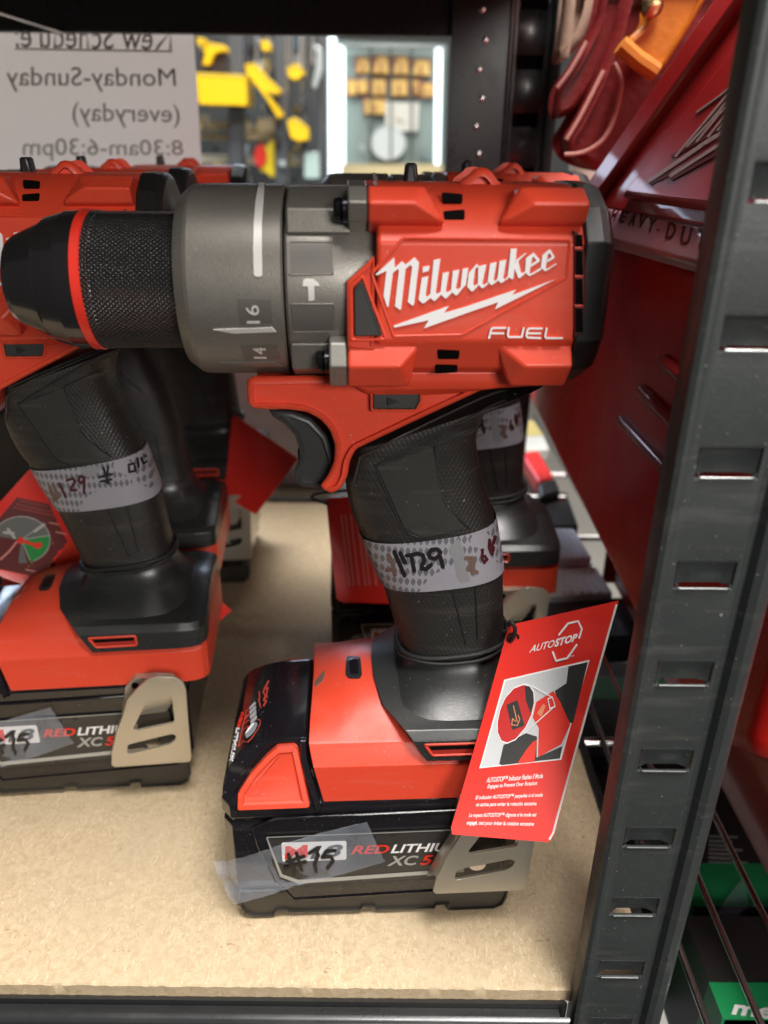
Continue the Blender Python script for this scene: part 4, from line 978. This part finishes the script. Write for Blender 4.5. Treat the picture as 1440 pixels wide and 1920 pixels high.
finish('rivet', lrel(rings_bm([[(W(1222, 12, 483).x+r*math.cos(k*math.pi/10), y, W(1222, 12, 483).z+r*math.sin(k*math.pi/10)) for k in range(20)] for r, y in ((6, 484), (5.6, 481), (3, 479.5))])), mat('brass', (.5, .35, .18), .25, metal=1), st_)
P = wxz([(1042, 120), (1052, 40), (1060, -40), (1122, -40), (1112, 30), (1090, 85), (1062, 112)], 560)
gl = finish('work_glove', pillow_bm(rnd(P, 8), 556, 580, 7, 4), mat('tan_suede', (.42, .27, .20), .8, bump=(300, .5, .5), var=.1), sharp=60); tag(gl, 'tan suede glove cuff behind the back post at the top', 'glove')

# ================================================================== WIRE RACK and the goods on it
rk = empty('wire_rack', (190, 400, -6)); tag(rk, 'chrome wire rack shelf to the right of the board', 'wire rack')
for x in (128, 149, 171, 194, 218, 243):
    finish('rack_wire', tube_bm([(x-190, -300, 0), (x-190, 560, 0)], 1.5, 8), CHRO, rk)
for y in (349, 480, 612, 760):
    finish('rack_rail', tube_bm([(112-190, y-400, -3), (300-190, y-400, -3)], 3.0, 10), CHRO, rk)
BXB = mat('black_box_card', (.020, .018, .017), .45, bump=(300, .2, .3), var=.2, vscale=80)
BXG = mat('green_box_card', (.012, .27, .085), .4, var=.08, vscale=50)
TXG = mat('grey_box_print', (.30, .29, .28), .5)
def carton(label, x0, x1, y0, y1, z0, z1, band, words=None):
    e = empty('power_tool_carton', (x0, y0, z0)); o = Vector((x0, y0, z0)); tag(e, label, 'carton', 'green and black cartons under the rack')
    def bx(name, *a, m=BXB, bv=.8):
        b2 = box_bm(*a); bmesh.ops.translate(b2, vec=-o, verts=b2.verts); return finish(name, b2, m, e, bevel=bv)
    bx('box_body', x0, x1, y0, y1, z0, z1)
    for (a, b2) in band: bx('green_band', x0-.4, x1+.4, y0+(y1-y0)*a, y0+(y1-y0)*b2, z0+1, z1+.4, m=BXG, bv=0)
    bx('front_band', x0+1, x1-1, y0-.5, y0+1, z0+(z1-z0)*.15, z0+(z1-z0)*.72, m=BXG, bv=0)
    return e, o
e, o = carton('green and black carton with white lettering at the bottom right corner', 158, 300, 222, 275, -130, -58, [(.0, .32)])
def stop(z):
    def f(px, py, h):
        d = ray(px, py); return CAM + d*((z-CAM.z)/d.z) + Vector((0, 0, h)) - o
    return f
text('carton_lettering', 'metabo', ((1371, 1902), (1560, 1925), (1565, 1893), (1380, 1876)), stop(-57.6), WHITE, e, bold=.03, h=.3)
e, o = carton('green and black carton behind the corner one, a bit of clear tape on it', 168, 320, 284, 400, -130, -66, [(.02, .26)])
for k in range(7):
    decal('carton_lettering', strokes([[(1330, 1568+k*8), (1382+k*3-(k % 3)*14, 1570+k*8)]], 3.5), stop(-66), TXG, e, h=.3)
decal('clear_tape', [[(1342, 1718), (1390, 1650), (1404, 1702), (1352, 1745)]], stop(-65.6), CLEAR, e, h=1.5, base=1)
e, o = carton('dark carton under the rack beside the right edge of the board', 126, 300, 410, 520, -130, -75, [(.55, .8)])
for k in range(4):
    decal('carton_lettering', strokes([[(1115, 1270+k*11), (1190, 1273+k*11)]], 3.5), stop(-75), TXG, e, h=.3)
e, o = carton('dark carton low under the rack, nearest the post', 118, 156, 290, 400, -150, -80, [(.1, .3)])
# silver ribbed bracket, marker, pale boxes seen in the gap
RIB = mat('ribbed_aluminium', (.62, .63, .64), .4, metal=.3)
br = empty('ribbed_bracket', (160, 600, 0)); tag(br, 'ribbed silver metal bracket lying in the gap left of the red case', 'bracket')
def slab(pts, z, th, m, name, par=None, org=Vector((0, 0, 0)), bevel=1.5):
    P = []
    for a, b2 in pts:
        d = ray(a, b2); p = CAM + d*((z-CAM.z)/d.z) - org; P += [tuple(p), (p.x, p.y, p.z-th)]
    return finish(name, hull_bm(P), m, par, bevel=bevel)
og = Vector((160, 600, 0))
slab([(1002, 990), (1075, 990), (1110, 1045), (1012, 1052)], 14, 10, RIB, 'bracket_plate', br, og)
slab([(1012, 1065), (1118, 1062), (1150, 1112), (1002, 1118)], 6, 10, RIB, 'bracket_plate', br, og)
for k in range(9):
    d0 = ray(1006+k*8.5, 994); d1 = ray(1016+k*11, 1044)
    p0 = CAM+d0*((14.6-300)/d0.z)-og; p1 = CAM+d1*((14.6-300)/d1.z)-og
    finish('bracket_rib', tube_bm([p0, p1], 1.2, 6), RIB, br)
    d0 = ray(1014+k*12, 1068); d1 = ray(1006+k*17, 1112)
    p0 = CAM+d0*((6.6-300)/d0.z)-og; p1 = CAM+d1*((6.6-300)/d1.z)-og
    finish('bracket_rib', tube_bm([p0, p1], 1.2, 6), RIB, br)
o = slab([(1010, 1125), (1190, 1118), (1230, 1190), (1060, 1200)], 0, 22, BLK, 'plastic_block'); tag(o, 'dark plastic block in front of the ribbed silver bracket', 'hardware')
o = slab([(978, 925), (1062, 922), (1085, 985), (985, 988)], 14, 30, BLK, 'plastic_block'); tag(o, 'black plastic block behind the ribbed silver bracket', 'hardware')
mk = slab([(975, 848), (1010, 842), (1040, 892), (1008, 902)], 24, 16, mat('coral_red_plastic', (.62, .03, .03), .35), 'marker_holder', bevel=4)
og2 = Vector((0, 0, 0)); slab([(1008, 904), (1043, 894), (1052, 918), (1012, 930)], 24, 18, BLK, 'holder_end', mk, og2, 4); tag(mk, 'coral red plastic piece with a black end in the gap by the case', 'hardware')
for k, (q, col, lb) in enumerate((([(962, 788), (1000, 788), (1020, 815), (962, 818)], (.62, .50, .18), 'small yellow packet far back in the gap'), ([(966, 818), (1020, 816), (1030, 842), (970, 846)], (.6, .6, .55), 'small pale packet in front of the yellow packet in the gap'))):
    o = slab(q, 20, 12, mat('packet_%d' % k, col, .4), 'small_packet'); tag(o, lb, 'packet')
rb = finish('chrome_rod', tube_bm([(123, 646, 14), (166, 646, 14)], 3.4, 10), CHRO); tag(rb, 'short chrome rod end lying across the gap', 'rod')
# small goods right of the rear post
o = finish('paper_cup', lathe_bm([(0, 16), (48, 21)], 0, 24), mat('cream_paper', (.62, .58, .48), .6)); o.matrix_world = Matrix.Translation(Vector((170, 700, 262))*S) @ Matrix.Rotation(R(-90), 4, 'Y'); tag(o, 'cream paper cup behind the leather pouch', 'cup')
o = finish('folded_carton', box_bm(186, 240, 690, 740, 225, 285), mat('straw_card', (.60, .50, .26), .6), bevel=1.5); tag(o, 'straw coloured carton behind the red case', 'carton')

# ================================================================== STORE BEHIND
fl = finish('floor', box_bm(-6000, 6000, 700, 9000, -1100, -1090), mat('store_floor', (.30, .28, .25), .35, var=.2, vscale=2)); kind(fl)
bw = finish('back_wall', box_bm(-6000, 6000, 7000, 7050, -1100, 3500), mat('store_wall', (.13, .14, .14), .8, var=.3, vscale=1)); kind(bw)
def slab_y(name, pts, y, th, m, par=None, org=Vector((0, 0, 0)), r=None, bevel=2):
    P = wxz(pts, y); P = [(x-org.x, z-org.z) for x, z in P]
    return finish(name, pillow_bm(P, y-org.y, y+th-org.y, r or min(3, th*.3), 2), m, par, sharp=50)
GLS = mat('window_view', (.20, .25, .23), .7, var=.2, vscale=3)
YD = 3600
we = empty('store_window', W(725, 330, YD)); wo = we.location/S; tag(we, 'shop front window with bright light strips and a yellow sign seen from behind', 'window')
def wy(name, pts, y, th, m, **k): return slab_y(name, pts, y, th, m, we, wo, **k)
wy('window_panel', [(610, 75), (838, 82), (830, 345), (612, 345)], YD, 30, GLS)
LED = mat('light_strip', (.82, .93, 1.0), .4, emit=1.8)
for q in ([(616, 68), (629, 68), (629, 345), (617, 345)], [(634, 85), (646, 85), (646, 345), (634, 345)], [(817, 88), (829, 88), (824, 345), (815, 345)]):
    wy('light_strip', q, YD-60, 20, LED)
wy('window_frame', [(606, 60), (614, 60), (616, 345), (608, 345)], YD-80, 50, mat('frame_grey', (.35, .37, .38), .4, metal=.5))
wy('window_frame', [(640, 82), (835, 84), (835, 90), (640, 88)], YD-80, 40, mat('frame_grey', (.35, .37, .38), .4, metal=.5))
for x in (695, 733, 772): wy('window_bar', [(x-1.5, 88), (x+1.5, 88), (x+1.5, 345), (x-1.5, 345)], YD-50, 20, mat('bar_dark', (.09, .10, .09), .5))
YEL = mat('sign_yellow', (.66, .44, .12), .5); ORG_ = mat('sign_red', (.34, .12, .07), .5)
for (x0, x1, y0, y1) in ((668, 692, 108, 138), (700, 728, 105, 139), (738, 765, 106, 140), (772, 806, 112, 142), (650, 690, 149, 178), (698, 722, 149, 178), (732, 764, 149, 180), (772, 786, 150, 180), (792, 812, 156, 182), (684, 722, 186, 214)):
    wy('sign_block', [(x0-3, y0-2), (x1+3, y0-2), (x1+2, y1+3), (x0-2, y1+3)], YD-20, 8, ORG_)
    k = random.random()
    if y0 < 120: q = [((x0*.7+x1*.3), y0), (x1-2, y0+4*k), (x1+1, y1-5*k), (x1-4, y1), (x0+5, y1-2), (x0-1, y1-1)]
    else: q = [(x0+1, y0+3*k), (x1-3*k, y0), (x1, y1-6*k), (x0+5*k, y1)]
    wy('sign_block', q, YD-34, 8, YEL)
    xm = (x0+x1)/2; wy('sign_gap', [(xm-2, y0+8), (xm+2, y0+8), (xm+3, y1-4), (xm-2, y1-4)], YD-40, 5, ORG_)
wy('window_paper', [(722, 190), (786, 192), (784, 246), (722, 246)], YD-30, 6, mat('paper_pale', (.62, .62, .56), .6))
CX = W(728, 268, YD-40)
wy('window_disc', [(728+33*math.cos(a), 268+33*math.sin(a)) for a in [k*math.pi/12 for k in range(24)]], YD-40, 12, mat('disc_pale', (.55, .60, .60), .4))
wy('window_shelf', [(640, 308), (830, 308), (830, 345), (640, 345)], YD-90, 40, mat('shelf_straw', (.60, .50, .28), .6))
# tool racks in the aisle
YR = 2600
re = empty('tool_rack', W(450, 340, YR)); ro = re.location/S; tag(re, 'dark store rack with goods beyond the paper notice', 'rack')
def ry(name, pts, y, th, m, **k): return slab_y(name, pts, y, th, m, re, ro, **k)
RKM = mat('rack_grey', (.075, .08, .09), .4); RKT = mat('rack_tan', (.40, .31, .17), .6)
ry('rack_back', [(355, 50), (612, 50), (612, 345), (355, 345)], YR+500, 30, mat('rack_dark', (.03, .034, .036), .6, var=.6, vscale=6))
for x0, x1 in ((428, 455), (515, 541), (565, 575), (598, 608)): ry('rack_post', [(x0, 50), (x1, 50), (x1, 345), (x0, 345)], YR, 60, RKM)
ry('rack_shelf', [(366, 228), (430, 228), (430, 244), (366, 244)], YR+40, 60, RKT)
ry('rack_shelf', [(366, 250), (565, 250), (565, 262), (366, 262)], YR+80, 60, RKT)
ry('rack_shelf', [(460, 222), (530, 222), (530, 248), (460, 248)], YR+200, 60, RKT)
ry('rack_shelf', [(366, 290), (600, 296), (600, 312), (366, 306)], YR+200, 60, mat('rack_pale', (.5, .47, .38), .6))
YBX = mat('yellow_plastic', (.78, .52, .012), .35)
def item(name, label, cat, pts, y, th, m, grp=None):
    o = slab_y(name, pts, y, th, m); tag(o, label, cat, grp); return o
item('storage_bin', 'bright yellow bin front on the rack beside the paper notice', 'bin', rnd([(366, 136), (462, 141), (464, 199), (372, 196)], 4), YR-80, 120, YBX)
item('star_sign', 'red and yellow starburst price sign on the far rack', 'sign', [(515+(36 if k % 2 else 30)*math.cos(k*math.pi/9), 298+(36 if k % 2 else 29)*math.sin(k*math.pi/9)) for k in range(18)], YR+60, 8, mat('sign_bright', (.85, .66, .02), .5))
item('round_sign', 'red round sign edge left of the starburst sign', 'sign', [(488+12*math.cos(k*math.pi/8), 292+22*math.sin(k*math.pi/8)) for k in range(16)], YR+50, 6, mat('sign_red2', (.75, .03, .02), .5))
TLS = [('yellow hand tool hanging at the top left beside the notice', [(392, 80), (420, 84), (424, 94), (402, 100), (392, 122), (378, 122), (384, 98), (376, 92)]),
       ('yellow power tool with a sloping handle on the rack right of the bin', [(458, 120), (478, 118), (502, 146), (526, 168), (520, 178), (500, 172), (530, 214), (522, 224), (498, 184), (478, 158), (462, 138)]),
       ('yellow tool high between the two rack posts', [(488, 76), (502, 74), (506, 92), (496, 98), (490, 90)]),
       ('small yellow tool hanging by the thin rod right of the second post', [(538, 128), (556, 118), (570, 134), (562, 148), (548, 150), (540, 142)]),
       ('yellow tool low on the rack next to the second post', [(538, 226), (552, 220), (576, 238), (578, 262), (560, 266), (544, 258)]),
       ('small yellow tool at the top beside the notice edge', [(368, 70), (384, 72), (380, 84), (370, 86)])]
for lb_, q in TLS: item('hand_tool', lb_, 'tool', q, YR-60, 50, YBX, 'yellow tools on the far rack')
item('hand_tool', 'dark tool body beside the top left yellow tool', 'tool', [(376, 84), (396, 96), (424, 100), (428, 136), (392, 136), (372, 128)], YR-20, 60, mat('tool_dark', (.05, .04, .05), .5))
item('saw_blade', 'pale curved blade hanging near the window strip', 'blade', [(588, 82), (604, 90), (606, 130), (592, 168), (584, 160), (592, 128), (594, 100)], YR-40, 10, mat('blade_pale', (.6, .65, .66), .3, metal=.6))
item('glass_jar', 'pale jar low on the far rack by the window', 'jar', rnd([(570, 285), (598, 285), (600, 335), (570, 335)], 5), YR-30, 50, mat('jar_pale', (.42, .55, .52), .2))
for k in range(95):
    x = random.uniform(366, 604); y = random.uniform(66, 335); w_ = random.uniform(3, 13); h_ = random.uniform(4, 24)
    cc = random.choice([(.42, .46, .47), (.30, .22, .08), (.05, .10, .13), (.06, .06, .07), (.50, .40, .14), (.22, .25, .28), (.012, .012, .014), (.02, .02, .022), (.55, .36, .02), (.35, .33, .30)])
    sh = random.uniform(-5, 5)
    o = slab_y('packaged_part', [(x+sh, y), (x+w_+sh, y+random.uniform(-2, 2)), (x+w_, y+h_), (x+w_*.4, y+h_*random.uniform(.9, 1.2)), (x, y+h_*.9)], YR+random.uniform(-30, 300), 20, mat('pack%d' % (int(cc[0]*1000)), cc, .35), re, ro)
for k in range(14):
    x = random.uniform(462, 604); o = slab_y('hook_rod', [(x, 60), (x+2, 60), (x+2+random.uniform(-3, 3), random.uniform(120, 300)), (x+random.uniform(-3, 0), 118)], YR-random.uniform(0, 40), 8, mat('rod_pale', (.45, .42, .38), .3, metal=.6), re, ro)
for k in range(16):
    x = random.uniform(644, 812); y = random.uniform(96, 300)
    wy('window_item', [(x, y), (x+random.uniform(4, 22), y+2), (x+random.uniform(4, 20), y+random.uniform(4, 30)), (x-2, y+8)], YD-random.uniform(5, 30), 4, mat('glint%d' % (k % 3), ((.33, .36, .35), (.15, .19, .19), (.42, .40, .30))[k % 3], .5))
lp_ = item('store_light', 'lit tube high by the window', 'lamp', [(620, 60), (627, 60), (627, 78), (620, 78)], YR+600, 20, LED)

# ================================================================== LIGHT
w = bpy.data.worlds.new('World'); scn.world = w; w.use_nodes = True
bgn = w.node_tree.nodes['Background']; bgn.inputs[0].default_value = (1, .97, .94, 1); bgn.inputs[1].default_value = .09
def area(name, loc, target, size, power, col=(1, 1, 1), sy=None):
    l = bpy.data.lights.new(name, 'AREA'); l.energy = power; l.color = col; l.size = size*S
    if sy: l.shape = 'RECTANGLE'; l.size_y = sy*S
    o = bpy.data.objects.new(name, l); COL.objects.link(o); o.location = Vector(loc)*S
    d = Vector(target)-Vector(loc); o.rotation_euler = d.to_track_quat('-Z', 'Y').to_euler(); return o
area('ceiling_panel_front', (380, -110, 1900), (60, 120, 100), 900, 84, (1, .965, .92), 560)
area('front_fill', (750, -1500, 780), (0, 300, 180), 700, 27, (1, .965, .91), 420)  # added low frontal fill for the drill faces, no fixture there
area('ceiling_strip_back', (-300, 1900, 1700), (0, 400, 150), 1800, 7, (.88, .93, 1), 500)
area('shop_window_light', (-700, 1950, 930), (120, 350, 300), 1200, 24, (.66, .78, 1), 650)
area('shop_ceiling', (-200, 2300, 2600), (0, 3300, 0), 3000, 46, (1, .98, .94), 1200)
area('shop_ceiling_aisle', (-300, 1300, 2400), (-200, 2800, 200), 1500, 70, (1, .98, .94), 800)
area('paper_fill', (-420, 1000, 2100), (-260, 612, 300), 700, 34, (1, .98, .95), 500)  # added lamp that brightens the paper notice from behind

# ================================================================== CAMERA
cd = bpy.data.cameras.new('Camera'); cam = bpy.data.objects.new('Camera', cd); COL.objects.link(cam)
m3 = Matrix((_r, _u, -_f)).transposed()
cam.matrix_world = Matrix.Translation(CAM*S) @ m3.to_4x4()
cd.sensor_fit = 'VERTICAL'; cd.sensor_height = 24; cd.lens = F_PX/1920*24
cd.clip_start = .02; cd.clip_end = 60
cd.dof.use_dof = True; cd.dof.focus_distance = .285; cd.dof.aperture_fstop = cd.lens/3.1; cd.dof.aperture_blades = 0
scn.camera = cam
scn.render.engine = 'CYCLES'
scn.view_settings.view_transform = 'Standard'; scn.view_settings.look = 'None'; scn.view_settings.exposure = 0; scn.view_settings.gamma = 1
